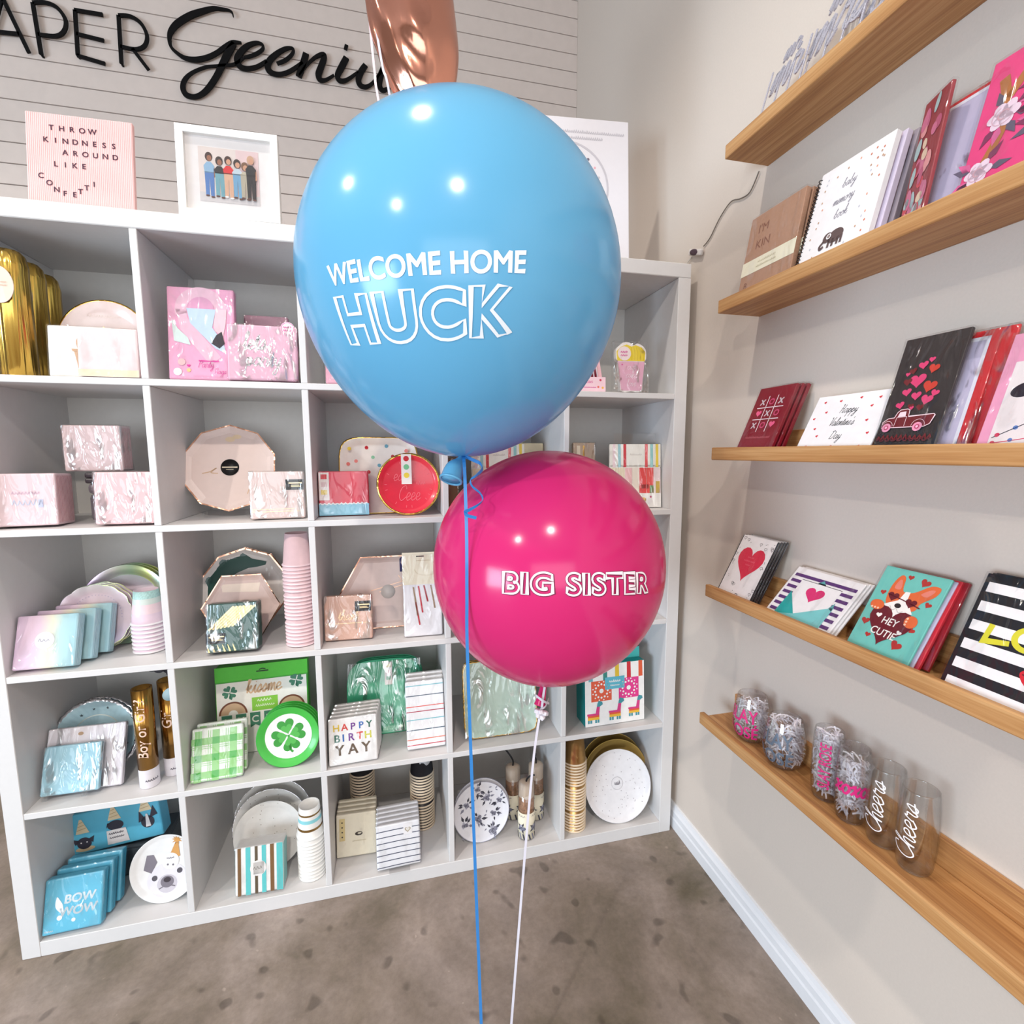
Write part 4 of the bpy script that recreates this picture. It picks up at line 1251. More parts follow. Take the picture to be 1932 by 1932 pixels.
# striped favour bags
def favour(name, label, x, y, tilt, yaw, w_=.165, h_=.20):
    a = Art(w_); cols = [(240, 214, 214), (160, 204, 208), (206, 50, 60), None, None, None, (226, 90, 90), (150, 200, 196), (238, 206, 70)]
    a.rect(0, .78, 1, h_ / w_, K((240, 234, 222), .5))
    for k in range(11): a.circ(.045 + .091 * k, .785, .045, K((240, 234, 222), .5), .03, 12)
    a.up()
    for k, c in enumerate(cols):
        if c: a.rect(.06 + .105 * k, .77, .115 + .105 * k, h_ / w_, K(c, .5))
    a.up(); a.scrib(.4, .64, 1.0, .03, K((200, 190, 180), .5), .006)
    for k, c in enumerate([(232, 214, 178), (232, 216, 184), (238, 188, 186), (240, 226, 208), (228, 72, 72), (230, 84, 80), (240, 218, 216)]): a.rect(.02 + .14 * k, .26, .155 + .14 * k, .76, K(c, .5))
    a.rect(.62, .36, .76, .44, K((242, 176, 176), .5)); a.rect(.78, .26, .86, .42, K((130, 196, 130), .5)); a.rect(.9, .26, .98, .5, K((238, 206, 70), .5))
    a.up(); a.rect(0, 0, 1, .27, K((242, 238, 230), .5)); a.up(); a.circ(.75, .12, .07, K((236, 230, 226), .5)); a.circ(.66, .14, .05, K((240, 190, 110), .5)); a.star(.8, .2, .03, K((206, 60, 120), .5))
    t = pack(name, label, 'favour bags', x, y, Z1, w_, h_, .012, K((238, 230, 216), .5), a, tilt, yaw, folds=False)
    q = MB(); q.rbox(-w_ * .42, w_ * .42, .003, .006, h_, h_ + .035, CLEAR, .002); q.build('bag_flap', t); return t
favour('favour_bag_pack', 'candy striped treat bag pack beside the right panel, second row', 1.692, .062, 6, -10)
favour('favour_bag_pack', 'candy striped treat bag pack peeping between the two balloons', 1.258, .10, 5, 0)
pack('card_box', 'plain cream card box behind the striped bags between the balloons', 'box', 1.325, .19, Z1, .20, .205, .06, K((238, 226, 190), .55), None, 0, film=None, folds=False)
pack('favour_bag_pack', 'narrow brown pack hugging the divider behind the blue knot', 'favour bags', 1.112, .04, Z1, .03, .16, .09, K((120, 92, 62), .5), None, 0, film=FILM, folds=False)
a = Art(.075); a.rect(.15, .1, .3, 2.6, K((236, 226, 206), .3)); a.rect(.42, 2.1, .5, 2.6, GOLD)
pack('candle_pack', 'clear pack of cream candles with gold tips behind the magenta balloon', 'candles', 1.545, .12, Z1, .075, .205, .02, K((190, 170, 150), .45), a, 4, film=FILM2, folds=False)


# ================================================================== third row
IRI = ramp_mat('pastel_ombre', 0, [(0, (222, 196, 222)), (.35, (232, 206, 222)), (.55, (236, 230, 206)), (.72, (186, 220, 220)), (1, (160, 204, 218))], .28, lo=-.07, hi=.07)
IRS = ramp_mat('pastel_ombre_side', 1, [(0, (176, 208, 220)), (.5, (200, 220, 228)), (1, (170, 200, 215))], .3, lo=0, hi=.03)
IRP = ramp_mat('pastel_ombre_plate', 2, [(0, (206, 196, 224)), (.35, (226, 206, 214)), (.7, (226, 208, 218)), (1, (200, 224, 216))], .25, metal=.1, lo=0, hi=.22)
HOLO = ramp_mat('holographic_rim', 0, [(0, (206, 180, 214)), (.3, (226, 226, 220)), (.55, (200, 232, 196)), (.8, (232, 236, 150)), (1, (190, 220, 240))], .2, metal=.6, lo=-.1, hi=.1)
for k, d in enumerate(['front', 'middle', 'rear']):
    plate('party_plate', '%s large iridescent lilac plate in the third row stack' % d, .202 + .004 * k, .175 + .013 * k, Z2, .110, (IRP, HOLO, HOLO), 15, group='large iridescent plates', rim_w=.2)
sg = K((170, 160, 190), .4)
for k, d in enumerate(['front', 'middle', 'rear']):
    a = Art(.17); a.ml = .02
    if k == 0:
        for j in range(26):
            t = pi * j / 25; a.circ(.5 + .36 * cos(t), .5 + .36 * sin(t), .007, sg, n=6)
    plate('party_plate', '%s scalloped pastel plate before the lilac plates, third row' % d, .156 + .004 * k, .118 + .012 * k, Z2, .090, (IRP, IRP, HOLO), 16, rfun=lambda t: 1 + .035 * abs(sin(7 * t)) - .02, seg=84, art=a, group='scalloped pastel plates', rim_w=.24)
a = Art(.128); wt = K((236, 232, 236), .4); a.circ(.48, .52, .16, wt); a.up(); a.scrib(.38, .58, .5, .06, K((150, 146, 160), .5), .008)
p0 = pack('napkin_pack', '', 'napkins', .109, .012, Z2, .128, .128, .030, IRI, a, 19, 0, group='pastel ombre napkin packs', back=IRS)
row_of(p0, 3, (.017, .040, .0), ['front pastel ombre napkin pack with round tag, third row left', 'middle pastel ombre napkin pack behind the tagged one', 'rear pastel ombre napkin pack before the scalloped plates'])
ROSEW = K((234, 220, 222), .4)
cup_stack('paper_cup', .296, .115, Z2, 8, .0108, cup_mesh(.090, .028, .039, K((228, 206, 214), .4), K((240, 232, 232), .4), [(.03, K((226, 200, 212), .4)), (.055, K((234, 206, 210), .4)), (.07, K((206, 214, 206), .4)), (.09, K((172, 206, 200), .4, var=.2, scale=300))]),
          'teal and pink', 'teal and pink paper cups', 'the short third row stack')

DKG = K((28, 78, 68), .35, coat=.3)
a = Art(.252); a.ml = .03
a.poly([(.05, .52), (.09, .66), (.16, .78), (.26, .87), (.36, .93), (.44, .95), (.50, .92), (.58, .86), (.66, .84), (.74, .82), (.73, .78), (.64, .76), (.54, .75), (.42, .70), (.36, .66), (.30, .56), (.22, .46), (.12, .38), (.06, .42)], DKG)
for u, v in ((.74, .72), (.80, .74), (.77, .66)): a.circ(u, v, .012, K((250, 248, 244), .3), .025, 8)
pl = K((228, 220, 214), .35, coat=.3)
for k, d in enumerate(['front', 'rear']):
    plate('party_plate', '%s ten-sided white and dark green plate with copper rim' % d, .503, .20 + .012 * k, Z2, .124, (pl, pl, ROSE), 14, rfun=ngon(10, pi / 10), seg=60, art=a if k == 0 else None, edge=.035, rim_w=.12, depth=.005, flat=True, group='ten-sided green and white plates')
hx = K((226, 200, 192), .35, coat=.3)
a = Art(.22); a.poly([(.25, .80), (.72, .80), (.70, .68), (.27, .70)], K((250, 232, 216), .25)); a.ml = .03
plate('party_plate', 'small pink hexagon plate in front of the green and white plate', .512, .135, Z2, .105, (hx, hx, ROSE), 14, rfun=ngon(6, 0), seg=48, art=a, edge=.03, rim_w=.12, depth=.005, flat=True)
a = Art(.122)
gl_ = K((222, 196, 140), .25, .7)
for k in range(7): a.poly([(.02 + .075 * k, .50 + .03 * k * .3), (.05 + .075 * k, .48 + .03 * k * .3), (.55 + .07 * k, .96), (.51 + .07 * k, .98)], gl_)
for k in range(6): a.poly([(.02 + .1 * k, .02), (.06 + .1 * k, .02), (.02 + .1 * k - .02, .17), (-.01 + .1 * k if k else .0, .17)], gl_)
gn = pack('napkin_pack', 'dark green napkin pack with gold diagonal stripes and black label', 'napkins', .523, .022, Z2, .122, .127, .045, DKG, a, 9, 1, film=FILM2, sticker=blacklab(.122, -.02, .2, .36, .42))
cup_stack('paper_cup', .684, .068, Z2, 22, .0100, cup_mesh(.088, .029, .0385, K((228, 194, 196), .4), K((236, 206, 208), .4)), 'dusty pink', 'dusty pink paper cups', 'the tall stack by the divider', gaps=[7, 14])

a = Art(.24); a.ml = .03; cp_ = K((236, 190, 160), .3, .4)
a.stroke([(.36, .52), (.75, .62)], .008, cp_, sm=False); a.stroke([(.46, .50), (.78, .58)], .008, cp_, sm=False); a.stroke([(.70, .70), (.80, .52), (.86, .32)], .008, cp_); a.rect(.72, .74, .78, .93, K((44, 40, 96), .5))
hp = plate('party_plate', 'large pink hexagon plate with copper rim and round sticker, third row', .905, .13, Z2, .125, (K((228, 204, 196), .35, coat=.3),) * 2 + (ROSE,), 11, rfun=ngon(6, 0), seg=48, art=a, edge=.03, rim_w=.12, depth=.005, flat=True)
s = MB(); s.lathe([(0, 0), (.021, 0), (.021, .0006), (0, .0006)], 28, K((226, 220, 216), .35), Matrix.Translation((.016, .0042, .108)) @ Matrix.Rotation(RAD(90), 4, 'X')); s.build('sticker', hp)
a = Art(.129); a.script('thank', .5, .44, .11, K((246, 214, 170), .25, .5), .1); a.rect(.02, .36, .9, .375, K((246, 214, 170), .25, .5))
pack('napkin_pack', 'peach foil napkin pack with black label before the pink hexagon plate', 'napkins', .8115, .048, Z2, .129, .125, .02, K((226, 182, 162), .4), a, 6, -2, film=FILM2, sticker=blacklab(.129, .64, .62, .98, .84))
a = Art(.11); rdk = K((176, 40, 54), .4)
a.rect(0, 1.36, 1, 2.2, K((236, 226, 200), .5)); a.ring(.62, 1.76, .3, .312, K((222, 196, 140), .4), pi, 2 * pi, sy=.55); a.up(); a.rect(.36, 2.08, .56, 2.11, K((50, 44, 40), .5)); a.scrib(.36, .74, 1.98, .02, K((200, 180, 140), .5), .006)
for u, v0, v1, c in ((.25, .55, 1.30, (150, 120, 90)), (.38, .62, 1.32, (190, 30, 50)), (.52, .9, 1.33, (160, 30, 44)), (.70, .72, 1.33, (150, 120, 96)), (.30, .3, .9, (190, 30, 50))): a.poly([(u, v1), (u + .04, v1), (u + .13, v0), (u + .09, v0)], K(c, .4))
pack('banner_pack', 'white bag with cream header and red stick candles, third row middle', 'candles', 1.018, .03, Z2, .108, .236, .012, K((230, 226, 228), .5), a, 6, -1, film=FILM, folds=False)

# ================================================================== fourth row
LBL = K((176, 208, 218), .3, coat=.4); DK = K((74, 86, 92), .5)
for k, d in enumerate(['front', 'rear']):
    a = Art(.21); a.ml = .02
    a.star(.32, .79, .022, DK); a.star(.46, .86, .022, DK); a.star(.62, .86, .022, DK); a.ring(.5, .5, .27, .283, K((206, 214, 206), .3, .4), .3, 2.9); a.star(.86, .38, .02, DK)
    plate('party_plate', '%s pale blue baby plate with pleated silver rim, fourth row' % d, .130 + .002 * k, .118 + .012 * k, Z3, .104, (LBL, LBL, SILVER), 14, art=a if not k else None, rfun=lambda t: 1 + .012 * sin(36 * t), seg=144, edge=.075, rim_w=.3, group='pale blue baby plates')
a = Art(.178); a.circ(.42, .79, .035, K((190, 160, 130), .5), .025)
pack('napkin_pack', 'large white foil-wrapped napkin pack before the blue baby plates', 'napkins', .134, .060, Z3, .178, .158, .016, K((232, 226, 232), .45), a, 19, 0, film=FILM2)
wn = pack('napkin_pack', 'pale blue napkin pack on a clear stand, fourth row left', 'napkins', .116, .040, Z3 + .008, .128, .118, .014, K((164, 210, 226), .4), None, 19, 0, film=FILM2)
stand_feet(wn, (-.045, .04), -.008)
def cannon(x, y, h, label, txt):
    t = T('confetti_cannon', label, 'confetti cannon', (x, y, Z3), group='gold confetti cannons')
    mb = MB(); mb.lathe([(0, 0), (.0222, 0), (.0228, .001), (.0228, .052)], 32, K((228, 222, 226), .4)); mb.build('paper_base', t)
    mb = MB(); mb.lathe([(.0222, .052), (.0232, .052), (.0232, h), (.0205, h), (.0205, h - .012), (0, h - .012)], 32, foil_mat('gold_tube_foil', (170, 126, 62), .2, .25, 30, (1, 1, .1)))
    if txt:
        a = Art(.2); inkp = K((240, 206, 186), .4)
        a.text(txt, .5, -.005, .165, inkp, .01, shear=.1)
        a.put(mb, lambda u, v, o: (.0238 * sin((v - .05) * .2 / .0232 * 1.0 * -1), -.0238 * cos((v - .05) * .2 / .0232), .165 + (u - .5) * .2))
    mb.build('gold_tube', t)
    q = MB(); s = Art(.04); s.scrib(.1, .9, .3, .14, K((90, 84, 96), .5), .04, 6)
    s.put(q, lambda u, v, o: (.0229 * sin((u - .1) * .04 / .0228), -.0232 * cos((u - .1) * .04 / .0228) , .008 + v * .04)); q.build('small_print', t)
    return t
cannon(.291, .055, .27, 'front gold confetti cannon with pink question lettering, fourth row', 'Boy or Girl?')
c2 = cannon(.333, .098, .268, 'gold confetti cannon with blue tag behind the lettered one', 'Girl')
q = MB(); q.lathe([(0, 0), (.018, 0), (.018, .0006), (0, .0006)], 24, K((176, 206, 218), .5), Matrix.Translation((.014, -.021, .235)) @ Matrix.Rotation(RAD(90), 4, 'X') @ Matrix.Rotation(RAD(30), 4, 'Y')); q.build('round_tag', c2)
cannon(.345, .16, .26, 'rearmost gold confetti cannon close to the divider', '')
gr = T('paper_rosette', 'dark grey scalloped paper rosette behind the gold cannons', 'party decoration', (.28, .30, Z3 + .0))
mb = MB(); mb.lathe([(0, 0), (.05, .002), (.05, .006), (0, .008)], 60, K((96, 94, 104), .6), Matrix.Translation((0, .03, .225)) @ Matrix.Rotation(RAD(90), 4, 'X'), rfun=lambda t: 1 + .09 * abs(sin(5 * t))); mb.build('disc', gr)
mb = MB(); mb.lathe([(0, 0), (.045, .002), (.045, .006), (0, .008)], 60, K((118, 116, 126), .6), Matrix.Translation((-.06, .033, .245)) @ Matrix.Rotation(RAD(90), 4, 'X'), rfun=lambda t: 1 + .09 * abs(sin(5 * t))); mb.build('disc', gr)
mb = MB(); mb.rbox(-.004, .004, .031, .035, 0, .2, K((40, 38, 42), .6), .001); mb.build('stick', gr)

GRN = K((72, 170, 60), .45); GR2 = K((90, 190, 80), .4); DG = K((70, 130, 104), .5); TN = K((216, 180, 146), .35, .2)
kb = T('banner_box', 'green and white lucky banner box with clovers and rainbows, fourth row', 'party box', (.552, .15, Z3), 6, 3)
mb = MB(); mb.rbox(-.125, .125, 0, .05, 0, .255, GRN, .002); mb.build('box', kb)
mb = MB(); mb.rbox(-.125, .1255, -.0015, 0, .215, .258, K((86, 196, 60), .45), .001); a = Art(.25); a.rect(.44, .94, .57, .955, K((30, 60, 30), .5)); a.stroke([(.47, .965), (.505, .975), (.54, .965)], .012, K((30, 60, 30), .5)); a.put(mb, y=-.0015); mb.build('header_flap', kb)
a = Art(.25); SK = K((120, 70, 50), .5)
a.rect(.01, .0, .985, .845, K((244, 240, 232), .5)); a.up()
def clover(a, u, v, r, m, n=4, st=True, rot=.5):
    for k in range(n):
        t = rot + 2 * pi * k / n; a.heart(u + r * .5 * cos(t), v + r * .5 * sin(t), r * .94, m, t - pi / 2)
    if st: a.stroke([(u, v), (u + r * .1, v - r * .8), (u + r * .25, v - r)], r * .12, m)
    return a
clover(a, .15, .73, .085, DG); clover(a, .87, .79, .085, DG)
a.script('kissme', .51, .70, .085, TN, .22, .2)
for u in (.18, .81):
    a.ring(u, .47, .13, .15, SK, 0, pi); a.ring(u, .47, .05, .13, TN, 0, pi)
a.rect(.38, .48, .66, .64, K((140, 206, 70), .5)); a.up(); a.scrib(.44, .6, .59, .03, K((230, 244, 210), .5), .008); a.scrib(.42, .63, .53, .025, K((230, 244, 210), .5), .006)
for k, c in enumerate('LUCKY'):
    u = .11 + .15 * k
    a.poly([(u - .055, .465), (u + .055, .465), (u + .055, .29), (u, .32), (u - .055, .29)], DG)
a.up()
for k, c in enumerate('LUCKY'): a.text(c, .11 + .15 * k, .35, .11, K((244, 240, 232), .5), .02)
mb = MB(); a.put(mb, y=-.0004); mb.build('printed_front', kb)

a = Art(.125); lg = K((150, 206, 130), .45); mg = K((74, 172, 66), .45)
for k in range(3):
    a.rect(.06 + .34 * k, 0, .2 + .34 * k, 1.03, lg); a.rect(0, .06 + .34 * k, 1, .2 + .34 * k, lg)
a.up()
for i in range(3):
    for j in range(3): a.rect(.06 + .34 * i, .06 + .34 * j, .2 + .34 * i, .2 + .34 * j, mg)
    for d in (-.04, .26):
        if 0 < .06 + .34 * i + d < 1: a.rect(.06 + .34 * i + d, 0, .07 + .34 * i + d, 1.03, lg); a.rect(0, .06 + .34 * i + d, 1, .07 + .34 * i + d, lg)
pq = pack('napkin_pack', '', 'napkins', .461, .022, Z3, .125, .135, .016, K((236, 242, 232), .45), a, 19, 3, group='green plaid napkin packs', film=FILM)
row_of(pq, 2, (.004, .024, .002), ['front green and white plaid napkin pack in the fourth row', 'green plaid napkin pack behind the front plaid one'])
WCL = K((244, 242, 238), .35, coat=.3)
for k, d in enumerate(['front clover plate with green rim in the fourth row', 'second green rimmed plate behind the clover plate', 'third green rimmed plate behind the clover plate', 'rearmost green rimmed plate behind the clover plate']):
    a = Art(.166); a.ml = .02
    if k == 0:
        clover(a, .5, .52, .29, K((58, 150, 58), .4), 4, True, .25)
        a.up(); clover(a, .5, .52, .19, K((86, 178, 80), .4), 4, False, .25)
    plate('party_plate', d, .636 + .001 * k, .042 + .012 * k, Z3, .083, (WCL, K((70, 180, 70), .35, coat=.3), K((60, 160, 60), .4)), 10, 0, art=a, rim_w=.2, depth=.009, group='clover plates')

MINT = K((84, 206, 158), .3, coat=.4)
for k, d in enumerate(['front', 'middle', 'rear']):
    pt = plate('party_plate', '%s mint green rounded square plate in the fourth row stack' % d, .902 + .003 * k, .15 + .013 * k, Z3, .115, (MINT, MINT, K((70, 180, 136), .4)), 13, rfun=superell(4.2), seg=72, rim_w=.14, group='mint green square plates')
    if k == 0:
        s = MB(); striplab(.23, .55, .66, .97, [(226, 206, 70), (196, 44, 44), (110, 190, 140)], .05, False).put(s, lambda u, v, o: ((u - .5) * .23, -.0005 - o, .0 + v * .226)); s.build('strip_label', pt)
        f = MB(); f.rbox(-.112, .112, -.003, -.002, .004, .224, FILM2, .0005); f.build('clear_wrap', pt)
        stand_feet(pt, (-.02, .03), -.0035)
a = Art(.132); cc = [(236, 206, 60), (226, 70, 60), (120, 50, 150), (50, 110, 190), (40, 110, 90)]
for k, c in enumerate('HAPPY'): a.text(c, .16 + .17 * k, .70, .20, K(cc[k], .5), .018)
for k, c in enumerate('BIRTH'): a.text(c, (.17, .30, .46, .64, .81)[k], .475, .22, K([(30, 110, 90), (50, 110, 190), (120, 50, 150), (226, 70, 60), (214, 210, 60)][k], .5), .018)
for k, c in enumerate('YAY'): a.text(c, (.22, .49, .76)[k], .20, .30, K((112, 92, 74), .35, .3), .02)
hb = pack('napkin_pack', '', 'napkins', .814, .012, Z3, .132, .127, .017, K((238, 236, 234), .4), a, 13, 3, group='birthday napkin packs')
row_of(hb, 5, (.0022, .0205, .0), ['front rainbow lettered birthday napkin pack, fourth row middle', 'second pack in the birthday napkin row', 'third pack in the birthday napkin row', 'fourth pack in the birthday napkin row', 'rearmost pack in the birthday napkin row'])
a = Art(.112); ln = [(.10, (196, 40, 60)), (.24, (226, 120, 90)), (.48, (60, 90, 110)), (.74, (120, 190, 200)), (.95, (180, 50, 74)), (1.08, (230, 96, 84)), (1.36, (70, 90, 110)), (1.62, (120, 190, 200))]
for v, c in ln: a.rect(0, v, 1, v + .022, K(c, .5))
sn = pack('napkin_pack', '', 'napkins', 1.020, .035, Z3, .112, .196, .02, K((238, 236, 236), .4), a, 13, 1, group='striped guest napkin packs')
row_of(sn, 3, (.002, .024, .002), ['front tall white napkin pack with thin coloured stripes, fourth row', 'second tall striped napkin pack behind the front one', 'rear tall striped napkin pack behind the front two'])
MT = K((196, 222, 204), .3, coat=.5)
for k, d in enumerate(['front', 'rear']):
    mp_ = plate('party_plate', '%s pale mint square plate with gold scalloped edge below the magenta balloon' % d, 1.253, .05 + .012 * k, Z3, .116, (MT, MT, GOLD), 12, rfun=lambda t: superell(9)(t) * (1 + .012 * abs(sin(22 * t))), seg=176, rim_w=.14, edge=.03, group='pale mint square plates')
    if not k:
        f = MB(); f.rbox(-.116, .116, -.003, -.002, .002, .23, FILM2, .0005); f.build('clear_wrap', mp_)

TEAL = K((24, 140, 140), .45)
fb_ = T('fiesta_box', 'teal and white fiesta banner box with pinatas, fourth row right', 'party box', (1.627, .034, Z3), 4, 1)
mb = MB(); mb.rbox(-.105, .105, 0, .075, 0, .2, TEAL, .002); mb.build('box', fb_)
mb = MB(); mb.rbox(-.06, .105, .03, .034, .2, .235, K((70, 176, 170), .45), .001); mb.build('hang_tab', fb_)
a = Art(.21); a.rect(.0, .0, .995, .945, K((244, 242, 238), .5)); a.up()
for u, c in ((.06, (120, 180, 190)), (.30, (60, 140, 130)), (.50, (232, 196, 60)), (.70, (206, 50, 60)), (.90, (226, 96, 60))): a.poly([(u, .70), (u + .07, .70), (u + .065, .95), (u - .0, .95)], K(c, .5))
o_, m_ = K((226, 96, 66), .5), K((226, 60, 140), .5); wh = K((244, 242, 238), .5)
for u, c in ((.27, o_), (.73, m_)):
    a.rect(u - .17, .38, u + .17, .70, c)
a.up()
for u in (.27, .73):
    for k in range(12):
        t = 2 * pi * k / 12; a.circ(u + .105 * cos(t), .54 + .105 * sin(t), .017, wh, n=8); a.circ(u + .145 * cos(t + .26), .54 + .145 * sin(t + .26), .012, wh, n=6)
    a.circ(u, .54, .035, wh)
a.rect(.33, .55, .66, .74, K((96, 186, 206), .5)); a.up(); a.scrib(.4, .6, .66, .035, wh, .01); a.scrib(.42, .58, .6, .02, wh, .006)
def pinata(u, v, s_):
    c_ = [K((70, 150, 160), .5), K((236, 186, 60), .5), K((226, 90, 60), .5), K((214, 60, 130), .5)]
    for dx in (0, .04, .12, .16): a.rect(u + dx * s_, v, u + (dx + .03) * s_, v + .05 * s_, c_[0])
    a.rect(u, v + .05 * s_, u + .19 * s_, v + .09 * s_, c_[1]); a.rect(u, v + .09 * s_, u + .19 * s_, v + .12 * s_, c_[2]); a.rect(u - .01, v + .12 * s_, u + .19 * s_, v + .15 * s_, c_[3])
    a.poly([(u + .13 * s_, v + .15 * s_), (u + .19 * s_, v + .15 * s_), (u + .2 * s_, v + .25 * s_), (u + .15 * s_, v + .25 * s_)], c_[3])
    a.poly([(u + .15 * s_, v + .25 * s_), (u + .2 * s_, v + .25 * s_), (u + .25 * s_, v + .28 * s_), (u + .24 * s_, v + .32 * s_), (u + .18 * s_, v + .34 * s_), (u + .16 * s_, v + .30 * s_)], c_[0])
pinata(.04, .05, 1.0); pinata(.40, .06, 1.0); pinata(.73, .08, .95)
mb = MB(); a.put(mb, y=-.0004); mb.build('printed_front', fb_)

# ================================================================== bottom row
AQ = K((96, 186, 216), .35, coat=.3); AQS = K((60, 160, 190), .4)
db = T('dog_party_box', 'light blue box with dogs in party hats, propped above the blue napkins', 'party box', (.145, .165, Z4 + .108), 4, 0, None, -6)
mb = MB(); mb.rbox(-.120, .120, 0, .05, 0, .118, AQ, .004); mb.build('box', db)
a = Art(.24); blk = K((58, 54, 66), .5); cone = K((232, 212, 176), .5); wd = K((228, 222, 222), .5)
for u, v in ((.18, .12), (.52, .2), (.85, .22)):
    a.poly([(u - .07, v + .13), (u + .07, v + .13), (u + .012, v + .30), (u - .012, v + .30)], cone)
a.circ(.18, .06, .1, K((226, 200, 160), .5), .03); a.up()
a.circ(.18, .13, .075, blk, .07); a.poly([(.07, .2), (.09, .12), (.14, .17)], blk); a.poly([(.29, .2), (.27, .12), (.22, .17)], blk)
a.circ(.52, .26, .085, blk, .06); a.poly([(.42, .24), (.44, .30), (.47, .30)], blk); a.poly([(.78, .36), (.76, .22), (.84, .24)], blk); a.poly([(.93, .40), (.97, .28), (.88, .25)], blk); a.circ(.855, .21, .07, blk, .075); a.up()
a.poly([(.845, .31), (.865, .31), (.885, .15), (.83, .15)], wd); a.poly([(.41, .04), (.64, .04), (.62, .21), (.42, .21)], wd); a.up()
a.scrib(.44, .6, .16, .02, blk, .006); a.scrib(.44, .6, .11, .02, blk, .006); a.circ(.15, .14, .008, wd); a.circ(.21, .14, .008, wd)
for u, v in ((.18, .13), (.52, .2), (.85, .22)):
    for k in range(3): a.stroke([(u - .05 + .012 * k, v + .165 + .04 * k), (u + .045 - .012 * k, v + .18 + .04 * k)], .008, K((200, 172, 130), .5), sm=False)
mb = MB(); a.put(mb, y=-.0004); mb.build('printed_front', db)
dx = T('storage_box', 'dark clear plastic box under the dog party box, bottom left cube', 'box', (.16, .175, Z4))
mb = MB(); mb.rbox(-.1, .1, 0, .12, 0, .085, K((84, 92, 98), .25, coat=.4), .006); mb.build('box', dx)
mb = MB(); mb.rbox(-.102, .102, -.002, .122, .085, .096, K((70, 78, 84), .3), .004); mb.build('lid', dx)
a = Art(.128); sv = K((214, 228, 234), .25, .4)
a.text('BOW', .60, .52, .22, sv, .03, shear=.15); a.text('WOW', .58, .30, .22, sv, .03, shear=.15); a.stroke([(.22, .66), (.26, .5), (.33, .36)], [.02, .12, .04], K((244, 250, 252), .2)); a.circ(.28, .28, .045, K((244, 250, 252), .2)); a.circ(.52, .2, .035, K((244, 250, 252), .2)); a.scrib(.04, .2, .06, .03, sv, .008)
bn = pack('napkin_pack', '', 'napkins', .107, .006, Z4, .128, .128, .028, AQ, a, 18, 2, group='bright blue dog napkin packs', back=AQS)
row_of(bn, 3, (.006, .034, .0), ['front bright blue silver-lettered napkin pack in bottom left corner', 'middle bright blue napkin pack behind the silver-lettered one', 'rear bright blue napkin pack below the dog box'])
a = Art(.17); a.ml = .015; FG = K((196, 188, 194), .5); FD = K((120, 112, 120), .5); OR = K((206, 150, 84), .4)
a.circ(.52, .30, .30, K((222, 216, 222), .45), .26, 28); a.up()
a.poly([(.20, .70), (.16, .48), (.28, .42), (.36, .58), (.30, .70)], FD); a.poly([(.86, .78), (.92, .60), (.84, .48), (.76, .56), (.78, .70)], FD); a.circ(.52, .24, .15, FG, .14, 20); a.up()
a.circ(.33, .34, .042, K((84, 78, 84), .5)); a.circ(.70, .42, .042, K((84, 78, 84), .5)); a.circ(.52, .27, .10, FD, .09); a.up(); a.circ(.52, .30, .055, K((60, 50, 56), .4), .04)
a.stroke([(.40, .17), (.52, .22), (.64, .19)], .018, FD)
a.poly([(.52, .62), (.70, .64), (.66, .86), (.62, .86)], OR); a.star(.645, .90, .085, OR, 9, .45); a.up()
a.circ(.56, .58, .125, K((236, 234, 232), .45)); a.up(); a.scrib(.5, .62, .62, .025, FD, .007); a.circ(.52, .53, .016, FD); a.circ(.60, .52, .016, FD)
plate('party_plate', 'white plate with a grey dog face in a gold party hat', .297, .05, Z4, .088, (K((232, 230, 228), .35, coat=.3),) * 2 + (K((226, 224, 222), .4),), 14, -4, art=a, rim_w=.12, seg=72)

WP = K((232, 230, 226), .35, coat=.3)
def speck(n, r, m, seed):
    q = random.Random(seed); a = Art(2 * r); a.ml = .02
    for k in range(n):
        t, rr = q.uniform(0, 2 * pi), .46 * math.sqrt(q.random()); a.circ(.5 + rr * cos(t), .5 + rr * sin(t), .0065, m, n=7)
    return a
for k, d in enumerate(['front', 'second', 'rearmost']):
    plate('party_plate', ['front white speckled plate behind the teal striped napkins', 'second white speckled plate behind the teal striped napkins', 'rearmost white plate with silver rim, bottom row second cube'][k], .558 + (-.004, -.006, -.004)[k], .10 + .028 * k, Z4, (.097, .106, .112)[k], (WP, WP, (WP, SILVER, SILVER)[k]), 13, art=speck(34, .1, K((150, 140, 130), .5), 5 + k), group='white speckled plates', rim_w=.2)
a = Art(.124); bz, tl = K((150, 112, 74), .3, .5), K((98, 200, 200), .45)
for u, w_, m_, v0 in ((.09, .07, bz, 0), (.27, .10, tl, 0), (.44, .06, K((110, 96, 76), .35, .4), 0), (.60, .09, tl, 0), (.77, .08, bz, 0), (.93, .13, tl, 0)): a.rect(u - w_ / 2, v0, u + w_ / 2, 1.03, m_)
a.up(); a.circ(.48, .55, .17, K((240, 236, 232), .45)); a.rect(.38, .42, .6, .68, K((240, 236, 232), .45)); a.up(); a.scrib(.38, .58, .53, .06, K((120, 110, 100), .5), .008)
pack('napkin_pack', 'teal, bronze and white striped napkin pack with round tag', 'napkins', .549, .012, Z4, .124, .128, .05, K((240, 238, 234), .45), a, 10, -1, back=K((90, 196, 196), .45))
cbody = K((236, 232, 226), .45)
cup_stack('paper_cup', .681, .062, Z4, 12, .0105, cup_mesh(.090, .028, .037, cbody, K((242, 238, 232), .45), [(.025, cbody), (.032, K((150, 116, 66), .25, .7)), (.048, cbody), (.058, K((140, 206, 212), .45)), (.068, cbody), (.073, K((150, 116, 66), .25, .7)), (.09, cbody)]), 'teal and gold banded white', 'teal and gold banded cups', 'the bottom row stack', gaps=[4, 11])
